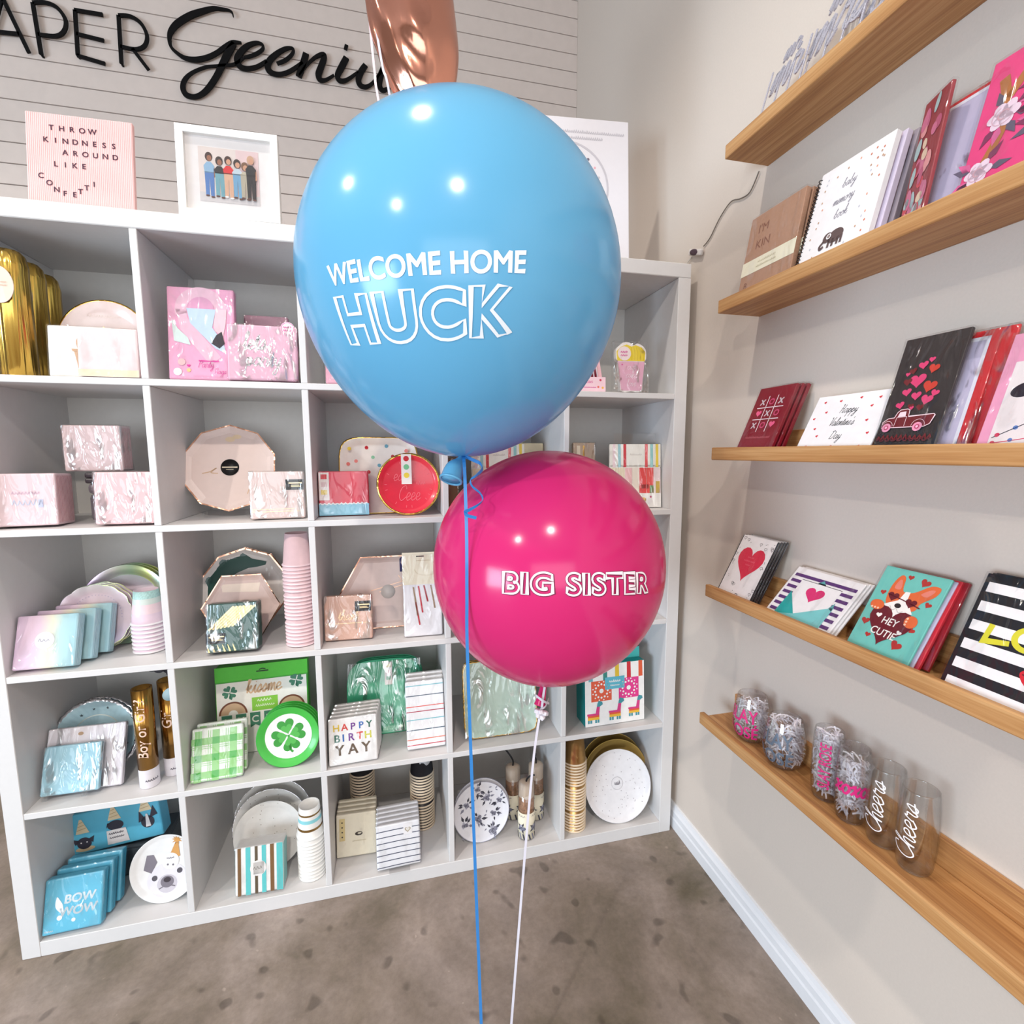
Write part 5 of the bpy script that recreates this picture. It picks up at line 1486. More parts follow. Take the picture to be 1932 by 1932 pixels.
a = Art(.118); bk = K((50, 42, 34), .5); a.circ(.56, .56, .095, bk, .05); a.up(); a.circ(.58, .57, .05, K((240, 230, 206), .5), .02); a.scrib(.4, .75, .38, .02, K((200, 190, 160), .5), .005)
a.rect(.08, .42, .22, .98, K((226, 206, 150), .4, .2)); a.up()
for k in range(4): a.circ(.15, .52 + .12 * k, .02, bk, n=8)
CRM = K((238, 230, 208), .45)
cn = pack('napkin_pack', '', 'napkins', .804, .088, Z4, .118, .127, .017, CRM, a, 10, -2, group='cream napkin packs')
row_of(cn, 4, (.0, .0205, .0), ['front cream napkin pack with a small black emblem, bottom row', 'second pack in the cream napkin row', 'third pack in the cream napkin row', 'rearmost pack in the cream napkin row'])
a = Art(.126); nv = K((70, 78, 100), .5)
for k in range(7): a.stroke([(0, .06 + .135 * k), (.5, .068 + .135 * k), (1, .06 + .135 * k)], .018, nv)
a.up(); a.rect(.62, .72, .82, .98, K((238, 236, 238), .45)); a.up(); a.heart(.72, .82, .14, K((180, 170, 150), .4)); a.up(); a.heart(.72, .83, .09, K((230, 226, 220), .45))
nn = pack('napkin_pack', '', 'napkins', .930, .010, Z4 + .004, .126, .127, .016, K((236, 236, 240), .45), a, 10, 2, group='navy striped napkin packs')
row_of(nn, 5, (.0, .0195, .0), ['front white napkin pack with navy lines and silver heart', 'second pack in the navy line napkin row', 'third pack in the navy line napkin row', 'fourth pack in the navy line napkin row', 'rearmost pack in the navy line napkin row'])
q = MB(); q.rbox(-.03, .03, -.018, .03, -.006, -.002, CLEAR, .002); q.rbox(-.03, .03, -.018, -.014, -.006, .010, CLEAR, .002); q.build('clear_stand', nn)
cm = cup_mesh(.090, .029, .0385, K((28, 26, 30), .4), K((222, 202, 176), .35, .1))
cup_stack('paper_cup', .818, .235, Z4, 19, .0098, cm, 'black', 'black paper cups left stack', 'the left black cup stack', gaps=[10])
cm = cup_mesh(.090, .029, .0385, K((28, 26, 30), .4), K((222, 202, 176), .35, .1))
cup_stack('paper_cup', 1.010, .185, Z4, 19, .0098, cm, 'black', 'black paper cups right stack', 'the right black cup stack', gaps=[9])
q = MB(); q.lathe([(0, 0), (.017, 0), (.017, .0008), (0, .0008)], 24, K((196, 196, 198), .4), Matrix.Translation((1.018, .1525, Z4 + 18 * .0098 + .006 + .055)) @ Matrix.Rotation(RAD(97), 4, 'X'))
o_ = [o for o in COL.objects if o.get('label') == 'black cup at the very top of the right black cup stack'][0]
ob = q.build('sticker'); ob.parent = o_; ob.matrix_parent_inverse = (Matrix.Translation(o_.location) @ o_.rotation_euler.to_matrix().to_4x4()).inverted()

# floral plates and dessert candles
FW_ = K((228, 228, 234), .35, coat=.4); f1, f2, f3 = K((60, 60, 72), .5), K((126, 126, 142), .5), K((176, 176, 190), .5)
def rose(a, u, v, r, q):
    for k in range(5):
        t = 2 * pi * k / 5 + q.random(); a.circ(u + r * .5 * cos(t), v + r * .5 * sin(t), r * .5, (f2, f3)[k % 2], r * .38, 12, t)
    a.up(); a.circ(u, v, r * .42, f2, n=12); a.up(); a.ring(u, v, r * .16, r * .28, f1, .4, 4.8, 14); a.ring(u + r * .1, v, r * .5, r * .58, f1, 3.2, 5.9, 12)
    a.L -= 2
def leaf(a, u, v, l, t, m):
    a.poly([(u, v), (u + l * .45 * cos(t + .5), v + l * .45 * sin(t + .5)), (u + l * cos(t), v + l * sin(t)), (u + l * .45 * cos(t - .5), v + l * .45 * sin(t - .5))], m)
q = random.Random(11); a = Art(.18); a.ml = .02
for u, v in ((.24, .62), (.62, .70), (.44, .36), (.72, .42), (.20, .30), (.70, .14), (.46, .86), (.84, .62)):
    for k in range(6):
        t = q.uniform(0, 6.28); leaf(a, u + .06 * cos(t), v + .06 * sin(t), q.uniform(.06, .12), t, (f1, f2, f1)[k % 3])
    rose(a, u, v, q.uniform(.055, .085), q)
for k in range(18): leaf(a, q.uniform(.1, .9), q.uniform(.12, .9), .06, q.uniform(0, 6), f2) if True else None
plate('party_plate', 'front white plate with grey and black roses, bottom row', 1.19, .052, Z4, .091, (FW_, FW_, f3), 13, 2, art=a, rim_w=.18, group='grey rose plates', seg=64)
plate('party_plate', 'rear grey rose plate behind the front rose plate', 1.193, .066, Z4, .093, (FW_, FW_, f2), 13, 2, rim_w=.18, group='grey rose plates')
def tumbler(x, y, h, label, wick):
    t = T('dessert_candle', label, 'candle', (x, y, Z4), group='dessert candles in clear tumblers'); r_ = .0265
    mb = MB(); mb.lathe([(0, .002), (r_, .002), (r_ * 1.02, h * .99), (r_ * .96, h * .99), (r_ * .94, .004), (0, .004)], 32, CLEAR); mb.build('tumbler', t)
    mb = MB(); mb.lathe([(0, .006), (r_ * .93, .006), (r_ * .93, h * .72), (0, h * .72)], 28, K((176, 128, 92), .5, var=.55, scale=180, bump=.8, name='brown_crumble')); mb.build('filling', t)
    mb = MB(); mb.lathe([(r_ * .93, h * .72), (r_ * .93, h * .93), (r_ * .6, h * .96), (0, h * .955)], 28, K((214, 192, 170), .5)); mb.build('cream_top', t)
    mb = MB(); mb.lathe([(r_ * 1.005, .004), (r_ * 1.035, .004), (r_ * 1.04, h * .47), (r_ * 1.01, h * .47)], 32, K((232, 224, 200), .5))
    q = random.Random(3); a = Art(.16)
    for u in (.12, .37, .62, .87):
        for k in range(5): leaf(a, u + .03 * cos(k * 1.25), .26 + .03 * sin(k * 1.25), .09, k * 1.25, f1)
        rose(a, u, .26, .075, q)
        for k in range(3): a.poly([(u - .1 + .07 * k, .02), (u - .07 + .07 * k, .02), (u - .1 + .07 * k, .14), (u - .13 + .07 * k, .14)], (f1, f2)[k % 2])
        a.scrib(u - .06, u + .08, .5, .04, f2, .006)
    a.put(mb, lambda u, v, o: ((r_ * 1.04 + o) * cos(2 * pi * u - pi / 2), (r_ * 1.04 + o) * sin(2 * pi * u - pi / 2), v * .16), max_len=.008)
    mb.build('paper_label', t)
    mb = MB(); mb.tube(smooth([(0, 0, h * .95)] + wick, 5), .0028, K(BLACK, .5), 8); mb.build('black_straw', t)
tumbler(1.331, .050, .195, 'front dessert candle tumbler with rose label, bottom row', [(0, -.004, .195), (.008, -.01, .208), (.02, -.01, .211), (.024, -.006, .207)])
tumbler(1.310, .145, .19, 'left rear dessert candle tumbler, black straw sticking up', [(0, 0, .2), (-.012, .004, .222), (-.03, .01, .246)])
tumbler(1.385, .125, .20, 'right rear dessert candle tumbler beside the divider', [(0, 0, .205), (-.004, -.002, .215), (0, .002, .225)])
GCB = foil_mat('gold_cup_foil', (196, 158, 104), .3, .08, 20)
cup_stack('paper_cup', 1.494, .056, Z4, 23, .0100, cup_mesh(.092, .029, .0395, GCB, K((238, 218, 190), .4)), 'gold', 'gold paper cups', 'the gold cup stack', gaps=[7, 15])
GP = K((206, 172, 96), .32, .55)
for k, d in enumerate(['front', 'rear']):
    plate('party_plate', '%s gold plate behind the white speckled plate, bottom right cube' % d, 1.668 + .004 * k, .088 + .04 * k, Z4, .118, (GP, GP, GP), 10, -3, group='plain gold plates', rim_w=.16)
a = speck(70, .113, K((170, 164, 168), .5), 21); a.up(); a.circ(.5, .52, .09, K((226, 224, 226), .4)); a.ring(.5, .52, .085, .09, K((206, 204, 208), .4)); a.up(); a.scrib(.46, .55, .5, .06, K((120, 116, 124), .5), .008, 4)
plate('party_plate', 'white speckled plate with round tag leaning before gold plates', 1.652, .022, Z4, .116, (K((230, 228, 230), .3, coat=.4),) * 2 + (K((222, 220, 222), .4),), 17, -4, art=a, rim_w=.1, seg=72)


# ================================================================== things on the picture ledges
def rcard(name, label, cat, k, yl, wd, h, t, tilt, body, art=None, x=1.7455, yaw=-90, film=FILM, part='card', group=None, n=1, step=None, labels=None, back=None, folds=False, sticker=None, r=.0012):
    root = pack(name, label, cat, x, yl - wd / 2, LF[k] + .0004, wd, h, t, body, art, tilt, yaw, group, film, part, back, folds, r, sticker)
    if n > 1:
        row_of(root, n, step, labels)
    return root


# --- second ledge: books and bags
KR = K((176, 134, 108), .7, var=.06, scale=120)
a = Art(.16); ib = K((140, 92, 72), .6); a.text("I'M", .30, .86, .17, ib, .0); a.text('KIN', .34, .64, .17, ib, .0); a.text('B', .14, .10, .13, ib, .0)
a.rect(0, .30, 1, .50, K((238, 232, 206), .5)); a.up(); a.scrib(.32, .66, .42, .03, K((196, 186, 150), .5), .006); a.scrib(.30, .68, .36, .025, K((196, 186, 150), .5), .006)
rcard('notebook', '', 'notebook', 1, -.308, .158, .182, .012, 10, KR, a, group='brown kraft notebooks', n=3, step=(.0145, -.002, .0), labels=['front brown kraft notebook with cream paper band', 'second brown notebook behind the banded one', 'third brown notebook behind the banded one'], back=K((150, 120, 110), .6))
WB = K((236, 232, 232), .5)
def memory(art):
    a = Art(.152)
    if art:
        q = random.Random(4); dc = [K(c, .5) for c in ((206, 120, 90), (196, 196, 204), (190, 150, 120), (226, 160, 130))]
        for _ in range(80):
            u, v = q.uniform(.1, .96), q.uniform(.06, 1.2)
            if .22 < u < .76 and .14 < v < 1.06: continue
            a.circ(u, v, .011, dc[q.randrange(4)], .014, 8)
        tx = K((150, 146, 156), .5); el = K((92, 74, 72), .5)
        a.script('baby', .5, .92, .055, tx, .13, .3); a.script('memory', .48, .72, .055, tx, .13, .3); a.script('book', .5, .53, .055, tx, .13, .3)
        b0 = len(a.it)
        a.circ(.52, .185, .115, el, .085); a.circ(.40, .20, .065, el); a.stroke([(.36, .17), (.31, .12), (.33, .08), (.37, .10)], .035, el)
        for u in (.44, .50, .57, .62): a.rect(u - .016, .06, u + .016, .16, el)
        a.up(); a.ring(.42, .21, .022, .036, WB, 0, 6.28, 14); a.up(); a.circ(.42, .21, .018, K((150, 130, 126), .5))
        a.it[b0:] = [([(x, y + .10) for x, y in vs], fs, m_, L + 1) for vs, fs, m_, L in a.it[b0:]]
    return a
mbk = rcard('spiral_book', 'white spiral memory book with elephant and coral dots', 'book', 1, -.484, .152, .196, .012, 15, WB, memory(True), film=None, back=K((196, 184, 204), .5))
def spiral(parent):
    q = MB()
    for k in range(24):
        z_ = .01 + .0076 * k
        q.tube([(-.076 + .006 * cos(t) - .001, .006 + .009 * sin(t), z_) for t in [2 * pi * i / 12 for i in range(12)]], .0009, K((40, 36, 38), .4), 5, closed=True)
    q.build('wire_binding', parent)
spiral(mbk)
for k, lb_ in ((1, 'second white memory book behind the elephant one'), (2, 'third memory book behind the elephant one')):
    d = pack('spiral_book', lb_, 'book', 1.7455 + .0165 * k, -.56 - .006 * k, LF[1] + .0004, .152, .196, .012, K((204, 192, 210), .5) if k == 1 else K((150, 138, 146), .5), None, 15, -90, None, None, 'card', None, False, .0012); spiral(d)
FLD = K((150, 60, 66), .5); fcs = [K(c, .5) for c in ((206, 110, 140), (226, 150, 150), (226, 196, 170), (190, 90, 120), (170, 190, 190), (214, 80, 90))]
q = random.Random(9); a = Art(.058)
for _ in range(34):
    t = q.uniform(0, 3.14); a.circ(q.uniform(.12, .88), q.uniform(.1, 3.3), q.uniform(.08, .13), fcs[q.randrange(6)], q.uniform(.14, .3), 14, (t - 1.5) * .15); a.L = 1 + (a.L % 5)
a.L = 7
rcard('gift_bag', 'dark pink floral gift bag turned on the second ledge', 'gift bag', 1, -.671, .058, .200, .006, 8, FLD, a, x=1.7585, yaw=-111)
LAV = K((196, 186, 210), .5); RDB = K((200, 34, 42), .35, coat=.4)
def framed(lbl, k, yl, wd, h, tilt, x):
    a = Art(wd); v1 = h / wd
    a.rect(.0, .0, .88, v1 - .07, LAV); a.up(); a.rect(.83, 0, .88, v1 - .07, K((226, 222, 232), .5)); a.rect(.0, v1 - .13, .88, v1 - .07, K((226, 222, 232), .5))
    return rcard('gift_bag', lbl, 'gift bag', k, yl, wd, h, .006, tilt, RDB, a, x=x, film=FILM2)
framed('red edged card with lavender face on the second ledge', 1, -.700, .090, .186, 12, 1.770)
rcard('gift_bag', 'dark red wrapped bag edge behind the red edged card, second ledge', 'gift bag', 1, -.708, .094, .180, .006, 11, K((120, 20, 40), .35, coat=.4), None, x=1.783, film=FILM2)
HP = K((220, 60, 120), .45); a = Art(.17); og = K((176, 110, 60), .4, .2); wf = K((226, 200, 214), .5); dpl = K((120, 40, 80), .5)
for pl in ([(.14, .2), (.22, .5), (.17, .78), (.12, .95)], [(.20, .74), (.32, .96), (.48, 1.1)], [(.5, .2), (.72, .6), (.75, .9)]): a.stroke(pl, .07, og)
a.up(); q = random.Random(2)
for u, v, r_ in ((.20, .60, .125), (.13, .17, .11), (.55, .40, .13), (.62, .98, .1), (.48, .78, .1)):
    for j in range(8):
        t = q.uniform(0, 6.28); leaf(a, u + r_ * .7 * cos(t), v + r_ * .7 * sin(t), .16, t, (dpl, K((90, 80, 100), .5), K((206, 90, 140), .5))[j % 3])
    a.up()
    for j in range(6):
        t = j * 1.05; a.circ(u + r_ * .45 * cos(t), v + r_ * .45 * sin(t), r_ * .5, wf, r_ * .38, 12, t)
    a.up(); a.ring(u, v, r_ * .25, r_ * .34, K((196, 150, 160), .5), .3, 5, 14); a.ring(u, v, r_ * .6, r_ * .66, K((206, 166, 180), .5), 2, 5.8, 14); a.L -= 2
a.L = 6
rcard('gift_bag', 'hot pink gift bag with white roses at right end of second ledge', 'gift bag', 1, -.778, .17, .195, .02, 15, HP, a, film=FILM)

# --- middle ledge
DRD = K((128, 18, 36), .3, coat=.5)
def xoxo():
    a = Art(.112); wl, pk_ = K((240, 226, 230), .5), K((226, 90, 130), .5)
    for u in (.38, .62): a.rect(u - .008, .42, u + .008, 1.22, wl)
    for v in (.70, .96): a.rect(.14, v - .008, .86, v + .008, wl)
    a.up()
    g = ['XOX', 'HXO', 'XOH']
    for i in range(3):
        for j in range(3):
            u, v, c = .25 + .25 * j, 1.09 - .26 * i, g[i][j]
            if c == 'H': a.heart(u, v, .15, pk_)
            else: a.text(c, u, v - .065, .18, wl if c == 'X' else pk_, .03)
    a.scrib(.15, .85, .28, .04, K((206, 110, 120), .5), .006); return a
rcard('card_pack', '', 'card', 2, -.330, .112, .160, .008, 23, DRD, xoxo(), group='tic tac toe card packs', n=3, step=(.0125, -.002, 0), labels=['front dark red card with noughts and crosses hearts', 'second red card pack behind the noughts and crosses', 'rear red card pack behind the noughts and crosses'], film=FILM, back=K((214, 50, 60), .4))
a = Art(.162); bkk = K((50, 46, 50), .5); rh = K((206, 50, 60), .5)
a.script('Happy', .52, .50, .052, bkk, .09, .3); a.script("Valentine's", .5, .335, .052, bkk, .09, .3, sx=.85); a.script('Day', .5, .16, .052, bkk, .09, .3)
for u, v in ((.14, .66), (.36, .66), (.62, .68), (.86, .66), (.22, .52), (.80, .56), (.16, .30), (.82, .38), (.24, .2), (.14, .06), (.3, .05), (.5, .06), (.68, .05), (.86, .06), (.9, .22), (.08, .44)): a.heart(u, v, .035, rh, .3)
rcard('greeting_card', 'white valentine card with small red hearts on the middle ledge', 'card', 2, -.510, .162, .122, .004, 26, WB, a, x=1.7465, film=None)
BKB = K((42, 34, 34), .45, coat=.3); a = Art(.100); pkh, orh, dkr = K((214, 60, 110), .5), K((196, 56, 40), .5), K((110, 24, 30), .5)
for u, v, s_, m_, r_ in ((.42, 1.18, .26, pkh, .1), (.64, 1.06, .22, orh, -.2), (.62, 1.36, .17, orh, -.2), (.44, 1.44, .15, pkh, .2), (.30, 1.00, .15, pkh, .2), (.26, 1.18, .14, dkr, .1), (.76, .94, .13, pkh, -.3), (.48, .92, .16, pkh, .1), (.66, .84, .19, pkh, -.2), (.26, .78, .14, pkh, .3), (.55, 1.52, .1, pkh, 0), (.30, 1.36, .12, dkr, .3), (.22, 1.32, .08, pkh, 0), (.44, .75, .1, dkr, 0), (.60, .72, .12, dkr, 0), (.47, .72, .07, pkh, .2)):
    a.heart(u, v, s_, m_, r_); a.L = 1 + (a.L % 4)
a.L = 5; tr, ol = K((106, 22, 30), .5), K((244, 214, 220), .5)
body = [(.06, .40), (.06, .50), (.14, .56), (.24, .57), (.27, .66), (.31, .70), (.42, .71), (.46, .69), (.47, .58), (.86, .60), (.88, .58), (.84, .44), (.76, .40)]
a.poly(body, tr); a.up(); a.stroke(body, .012, ol, sm=False, closed=True); a.poly([(.29, .58), (.31, .66), (.41, .67), (.42, .585)], ol)
a.stroke([(.27, .42), (.28, .57), (.44, .58), (.44, .42)], .007, ol, sm=False); a.ring(.66, .42, .10, .106, ol, 0, pi); a.ring(.15, .42, .09, .096, ol, 0, pi); a.up()
for u in (.15, .66): a.circ(u, .40, .075, K((236, 150, 180), .5)); a.up(); a.circ(u, .40, .04, K((190, 70, 110), .5)); a.up(); a.circ(u, .40, .02, K((240, 180, 200), .5)); a.L -= 2
a.scrib(.05, .95, .2, .07, dkr, .02, 12); a.scrib(.05, .95, .17, .05, K((90, 30, 40), .5), .02, 9)
rcard('gift_bag', 'black gift bag with red truck carrying pink hearts', 'gift bag', 2, -.680, .100, .196, .006, 17, BKB, a, film=FILM)
framed('red edged bag with lavender face right of the truck bag', 2, -.708, .102, .186, 17, 1.764)
rcard('gift_bag', 'dark red bag edge behind the lavender faced bag, middle ledge', 'gift bag', 2, -.742, .088, .186, .005, 13, RDB, None, x=1.776, film=FILM2)
a = Art(.14); a.rect(.10, 0, .95, .92, K((226, 214, 214), .5)); a.up(); sgl = K((30, 24, 40), .4)
for u, c in ((.24, (90, 150, 190)), (.32, (206, 60, 90)), (.40, (230, 120, 60)), (.5, (190, 60, 120)), (.62, (80, 140, 180)), (.74, (226, 150, 70))): leaf(a, u, .80 + .05 * sin(u * 9), .12, u * 7, K(c, .5)); a.circ(u, .82 + .05 * sin(u * 9), .06, K(c, .5), n=10)
a.circ(.26, .62, .12, sgl, .075, 20, .3); a.circ(.58, .68, .12, sgl, .075, 20, .3); a.stroke([(.34, .64), (.42, .67), (.5, .66)], .025, sgl)
for k, c in enumerate(((206, 60, 90), (90, 120, 180), (210, 90, 120), (120, 80, 150), (90, 150, 180), (226, 120, 60))): a.circ(.16 + .13 * k, .16 + .07 * k, .022, K(c, .5), n=10); a.circ(.14 + .14 * k, .08 + .025 * k, .02, K(c, .5), n=10)
a.stroke([(.12, .13), (.5, .35), (.9, .6)], .008, sgl); a.stroke([(.1, .07), (.5, .14), (.9, .26)], .008, K((206, 60, 90), .5)); a.rect(.3, 1.0, .7, 1.1, K((240, 216, 224), .5))
rcard('greeting_card', 'pink card with sunglasses and beads, right end of middle ledge', 'card', 2, -.836, .14, .172, .006, 19, K((226, 150, 180), .5), a)

# --- fourth ledge
a = Art(.122); a.rect(.035, .0, .965, 1.31, WB); a.up(); ot = K((70, 64, 70), .5)
q = random.Random(5)
for _ in range(70):
    u, v = q.uniform(.06, .94), q.uniform(.05, 1.28)
    if abs(u - .5) < .36 and .3 < v < 1.1: continue
    if q.random() < .35:
        p = [(u + .035 * (16 * sin(t) ** 3) / 16, v + .035 * (13 * cos(t) - 5 * cos(2 * t) - 2 * cos(3 * t) - cos(4 * t)) / 16) for t in [2 * pi * i / 14 for i in range(14)]]
        a.stroke(p, .007, ot, sm=False, closed=True)
    else: a.circ(u, v, .009, ot, n=6)
a.up(); a.heart(.51, .72, .70, K((214, 46, 74), .45), 0, 1.15); a.up(); a.scrib(.42, .60, .86, .03, K((232, 110, 130), .5), .006); a.scrib(.36, .66, .78, .03, K((232, 110, 130), .5), .006); a.scrib(.44, .58, .70, .03, K((232, 110, 130), .5), .006)
rcard('greeting_card', '', 'card', 3, -.285, .122, .160, .0035, 27, K((40, 36, 38), .45), a, group='red heart cards', n=4, step=(.0065, -.002, 0), labels=['front white card with one big red heart', 'second card behind the big red heart card', 'third card behind the big red heart card', 'rearmost card behind the big red heart card'], film=FILM, back=K((200, 196, 196), .5))
a = Art(.165); pu, tl1, tl2, tl3 = K((88, 48, 110), .5), K((36, 160, 156), .45), K((120, 196, 196), .45), K((90, 160, 164), .5)
for k in range(7): a.rect(.04, .06 + .095 * k, .96, .106 + .095 * k, pu)
a.up(); a.rect(.2, .02, .8, .62, WB); a.poly([(.38, .55), (.5, .665), (.62, .55)], tl3); a.up()
a.poly([(.2, .25), (.2, .6), (.8, .6), (.8, .25), (.5, .12)], WB); a.stroke([(.2, .6), (.8, .6)], .008, K((60, 56, 64), .5), sm=False); a.up(); a.heart(.5, .42, .27, K((214, 44, 110), .45), 0, .9)
a.poly([(.14, .0), (.14, .38), (.36, .14), (.36, .0)], tl1) if False else None
a.poly([(.15, .02), (.17, .40), (.42, .10)], tl1); a.poly([(.15, .02), (.42, .10), (.85, .36), (.85, .02)], tl2); a.poly([(.83, .42), (.85, .30), (.79, .33)], tl3)
rcard('greeting_card', '', 'card', 3, -.455, .165, .128, .004, 42, WB, a, group='teal envelope cards', n=3, step=(.0065, -.003, .0), labels=['front purple striped card with teal envelope and pink heart', 'second card behind the teal envelope card', 'rearmost card behind the teal envelope card'], film=FILM)
AQC = K((110, 190, 178), .5); a = Art(.112); rd2, mar, orn, pkr = K((176, 50, 44), .5), K((104, 22, 34), .5), K((222, 104, 54), .5), K((226, 128, 110), .5); wh = K((244, 238, 232), .5)
for u, v, s_, r_ in ((.45, 1.36, .09, .1), (.68, 1.32, .15, -.3), (.16, 1.02, .09, .2), (.86, 1.0, .1, -.3), (.12, .48, .13, .1), (.26, .28, .09, 0), (.72, .26, .17, -.3), (.82, .56, .1, -.5)): a.heart(u, v, s_, rd2, r_)
a.poly(smooth([(.24, .98), (.24, 1.2), (.30, 1.36), (.38, 1.34), (.44, 1.12), (.6, 1.14), (.78, 1.30), (.92, 1.30), (.90, 1.16), (.76, 1.0), (.72, .86), (.5, .78), (.3, .84)], 4, True), orn); a.up()
a.poly(smooth([(.29, 1.14), (.31, 1.28), (.36, 1.28), (.39, 1.14)], 3, True), pkr); a.poly(smooth([(.70, 1.14), (.80, 1.24), (.87, 1.24), (.80, 1.12)], 3, True), pkr); a.poly([(.48, 1.12), (.55, 1.13), (.56, 1.0), (.72, .80), (.52, .64), (.26, .84), (.44, .96)], wh); a.up()
a.heart(.34, .99, .17, mar); a.heart(.63, .95, .17, mar); a.stroke([(.25, 1.02), (.5, .98), (.78, .92)], .018, mar, sm=False); a.circ(.47, .87, .05, K((50, 36, 36), .4), .04); a.stroke([(.36, .84), (.42, .78), (.47, .82), (.52, .77), (.58, .80)], .01, K((190, 180, 176), .5))
a.heart(.47, .50, .68, mar, -.06, 1.05); a.up(); a.circ(.17, .80, .11, orn, .085); a.circ(.76, .68, .095, orn, .10); a.heart(.28, .64, .09, wh, .2); a.heart(.68, .46, .08, wh, -.3); a.up()
for u in (.11, .16, .21): a.circ(u, .745, .018, K((246, 200, 170), .5), n=8)
for v in (.62, .67, .72): a.circ(.70, v, .018, K((246, 200, 170), .5), n=8)
a.text('HEY', .48, .53, .17, wh, .01, shear=.1, sx=.8, rot=-.03); a.text('CUTIE', .46, .33, .17, wh, .01, shear=.1, sx=.85, rot=-.05)
rcard('greeting_card', '', 'card', 3, -.660, .112, .166, .0045, 30, AQC, a, group='corgi cards', film=FILM, labels=None, back=None)
[o for o in COL.objects if o.get('group') == 'corgi cards'][0]['label'] = 'turquoise card with sunglassed corgi holding a dark heart'
rcard('card_envelope', 'lavender envelope directly behind the corgi card', 'envelope', 3, -.664, .112, .163, .003, 30, LAV, None, x=1.7525)
rcard('card_envelope', 'bright red envelope behind the lavender one, fourth ledge', 'envelope', 3, -.669, .112, .162, .006, 29, K((206, 30, 50), .4, coat=.3), None, x=1.7585)
rcard('card_envelope', 'dark red envelope rearmost behind the corgi card', 'envelope', 3, -.676, .112, .158, .006, 27, K((150, 18, 34), .4, coat=.3), None, x=1.770)
a = Art(.150); bk2 = K((28, 25, 28), .5); ye = K((214, 206, 50), .5); rl2 = K((206, 30, 44), .5)
for k in range(6): a.rect(.045, .02 + .205 * k, 1, .125 + .205 * k, WB)
a.up(); a.stroke([(.22, .74), (.20, .56), (.40, .60)], .05, ye, sm=False); a.ring(.52, .68, .075, .125, ye); a.stroke([(.68, .78), (.76, .58), (.86, .78)], .05, ye, sm=False); a.stroke([(1.0, .78), (.91, .78), (.91, .58), (1.0, .58)], .045, ye, sm=False)
a.poly(smooth([(.56, .38), (.66, .45), (.74, .42), (.82, .46), (.92, .38), (.84, .27), (.74, .24), (.62, .28)], 4, True), rl2); a.up(); a.stroke([(.58, .37), (.74, .34), (.9, .37)], .014, K((110, 12, 24), .5))
rcard('greeting_card', '', 'card', 3, -.822, .150, .186, .004, 25, bk2, a, group='striped love cards', n=3, step=(.007, -.001, 0), labels=['front black and white striped card with yellow love lettering', 'second card behind the black and white striped card', 'rear card behind the black and white striped card'], film=FILM, back=WB)

# --- topmost ledge: glitter word toppers
GLT = K((198, 196, 208), .35, .3, var=.35, scale=600, bump=.4, name='grey_glitter')
for k, (yl, wd, h, wordt, lb_) in enumerate(((-.30, .17, .21, 'Mr', 'first grey glitter word topper from the left on the topmost ledge'), (-.395, .20, .235, 'Mrs', 'second grey glitter word topper on the topmost ledge'), (-.51, .18, .20, 'love', 'third grey glitter word topper on the topmost ledge'))):
    t = T('cake_topper', lb_, 'cake topper', (1.752 + .012 * k, yl - wd / 2, LF[0]), 16, -90, 'grey glitter word toppers')
    a = Art(wd)
    a.script(wordt.lower() if k == 2 else wordt.replace('M', 'm'), .5, .42, .27, GLT, .13, .2); a.script(wordt.lower() if k == 2 else wordt.replace('M', 'm'), .5, .78, .15, GLT, .12, .2)
    mb = MB()
    for vs, fs, m_, L in a.it:
        n_ = len(vs)
        P = [((u - .5) * wd, -.0005, v * wd) for u, v in vs] + [((u - .5) * wd, .0025, v * wd) for u, v in vs]
        mb.add(P, list(fs) + [tuple(i + n_ for i in f) for f in fs], m_)
        hn = n_ // 2; lp = list(range(hn)) + list(range(n_ - 1, hn - 1, -1))
        mb.add(P, [(lp[i], lp[(i + 1) % n_], lp[(i + 1) % n_] + n_, lp[i] + n_) for i in range(n_)], m_)
    mb.build('glitter_word', t)
    q = MB()
    for u in (-.3, -.08, .12, .32): q.rbox(u * wd - .0018, u * wd + .0018, -.0005, .0025, 0, h * (.55 + .3 * abs(u)), GLT, .0006)
    q.build('sticks', t)

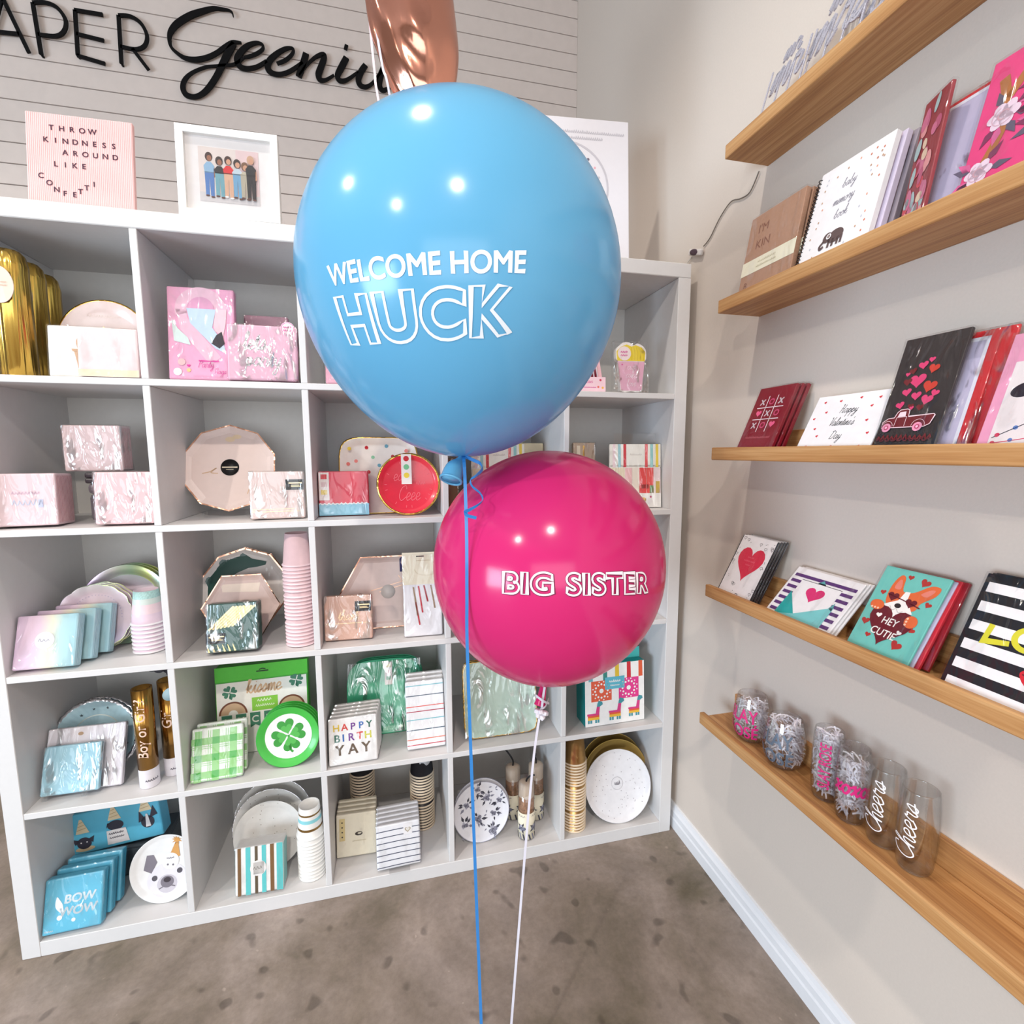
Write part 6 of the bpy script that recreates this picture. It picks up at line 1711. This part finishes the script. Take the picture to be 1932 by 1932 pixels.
# --- lowest ledge: drinking glasses and paper shred
SHRED = soft_paper('white_paper_shred', (250, 248, 252), .45)
def glass(name, x, y, prof, label, fill, fill_label, texts, th=.0016):
    z0 = LF[4] + .0005
    t = T(name, label, 'drinking glass', (x, y, z0))
    out = smooth(prof, 6)
    inn = [(max(r_ - th, 0), z_) for r_, z_ in out if z_ > .006]
    P = [(0, 0)] + out + [(out[-1][0] - th * .5, out[-1][1] + .0008)] + inn[::-1] + [(0, inn[0][1])]
    mb = MB(); mb.lathe(P, 56, GLASS); mb.build('glass_body', t)
    def rr(z_):
        for (r0, z0_), (r1, z1) in zip(out, out[1:]):
            if z0_ <= z_ <= z1 and z1 > z0_: return r0 + (r1 - r0) * (z_ - z0_) / (z1 - z0_)
        return out[-1][0]
    mb = MB()
    for a, fn in texts:
        a.put(mb, lambda u, v, o, fn=fn: (lambda az, z_: ((rr(z_) + .0006) * cos(az), (rr(z_) + .0006) * sin(az), z_))(*fn(u, v)), max_len=.006)
    mb.build('lettering', t)
    if fill:
        q = random.Random(int(-y * 1000)); mb = MB()
        for k in range(fill[1]):
            z_ = q.uniform(.014, fill[0]); R_ = max(rr(min(z_, out[-1][1])) - .0055, .004)
            ra = R_ * math.sqrt(q.uniform(.35, 1)); t0 = q.uniform(0, 2 * pi)
            p = Vector((ra * cos(t0), ra * sin(t0), z_))
            d = Vector((q.uniform(-1, 1), q.uniform(-1, 1), q.uniform(-.8, .8))).normalized(); L = q.uniform(.006, .013)
            pts = []
            for s in (-1, -.33, .33, 1):
                w_ = p + d * (L * s) + Vector((0, 0, .002 * cos(s * 2.5)))
                zz = max(.007, w_.z); lim = max(rr(min(zz, out[-1][1])) - .003, .002)
                h_ = math.hypot(w_.x, w_.y)
                if h_ > lim and zz < out[-1][1]: w_.x *= lim / h_; w_.y *= lim / h_
                pts.append(Vector((w_.x, w_.y, zz)))
            sd = d.cross(Vector((q.uniform(-1, 1), q.uniform(-1, 1), q.uniform(-1, 1))))
            if sd.length < .1: sd = Vector((0, 0, 1))
            mb.strip(pts, .0030, sd, .00015, SHRED)
        s = mb.build('paper_shred'); s.location = (x, y, z0); tag(s, fill_label, 'paper shred', kind='stuff')
    return t
MAG, GRY = K((206, 36, 116), .45), K((96, 108, 124), .4, .2)
GW = K((240, 236, 240), .4)
wine = [(.018, 0), (.024, .001), (.034, .010), (.0415, .030), (.0430, .050), (.0405, .078), (.0350, .108), (.0335, .114)]
def rose_txt(m):
    a = Art(1); R_ = .042
    a.text('SLAY', 0, .058, .044, m, .012, sx=.78); a.text('ROS\u00c9', 0, .018, .044, m, .012, sx=.78)
    return (a, lambda u, v: (pi + .28 + (u) / R_, v))
glass('wine_glass', 1.790, -.383, wine, 'stemless glass with magenta lettering at left end of the lowest ledge', (.096, 420), 'white paper shred inside the magenta lettered stemless glass', [rose_txt(MAG)])
wine2 = [(r_ * 1.03, z_ * .98) for r_, z_ in wine]
glass('wine_glass', 1.790, -.490, wine2, 'stemless glass with grey lettering, second glass on the lowest ledge', (.106, 440), 'white paper shred inside the grey lettered stemless glass', [rose_txt(GRY)])
flute = [(.019, 0), (.0225, .001), (.0262, .012), (.0290, .045), (.0296, .080), (.0280, .120), (.0262, .146)]
a = Art(1); a.text('SLAY ROSE', 0, -.010, .034, MAG, .012, sx=.72, rot=pi / 2) if False else None
vs, fs = text2d('SLAY ROSE', .012, .1)
a.raw([(-(y_ - .36) * .030, .078 + x_ * .0195) for x_, y_ in vs], fs, MAG)
glass('flute_glass', 1.793, -.600, flute, 'tall glass with upright magenta lettering, third on the lowest ledge', (.144, 420), 'white paper shred inside the upright lettered tall glass', [(a, lambda u, v: (pi + .55 + u / .029, v))])
a = Art(1); a.script('xoxo', 0, .064, .0185, MAG, .24, .15, sx=.95)
glass('flute_glass', 1.788, -.662, flute, 'tall glass with magenta kisses script, fourth on the lowest ledge', (.122, 400), 'white paper shred inside the kisses script glass', [(a, lambda u, v: (pi + .62 + u / .029, v))])
def cheers():
    a = Art(1); b = Art(1); b.script('Cheers', 0, 0, .0152, GW, .13, .15, sx=1.35)
    for vs, fs, m_, L in b.it: a.it.append(([(-(y_ - .013), .078 + x_) for x_, y_ in vs], fs, m_, L))
    return a
for k, (x_, y_, lb_) in enumerate(((1.793, -.724, 'empty clear tall glass with white script beside the filled glasses'), (1.790, -.783, 'empty clear tall glass with white script, last on the lowest ledge'))):
    glass('flute_glass', x_, y_, flute, lb_, None, None, [(cheers(), lambda u, v: (pi + .12 + u / .029, v))])
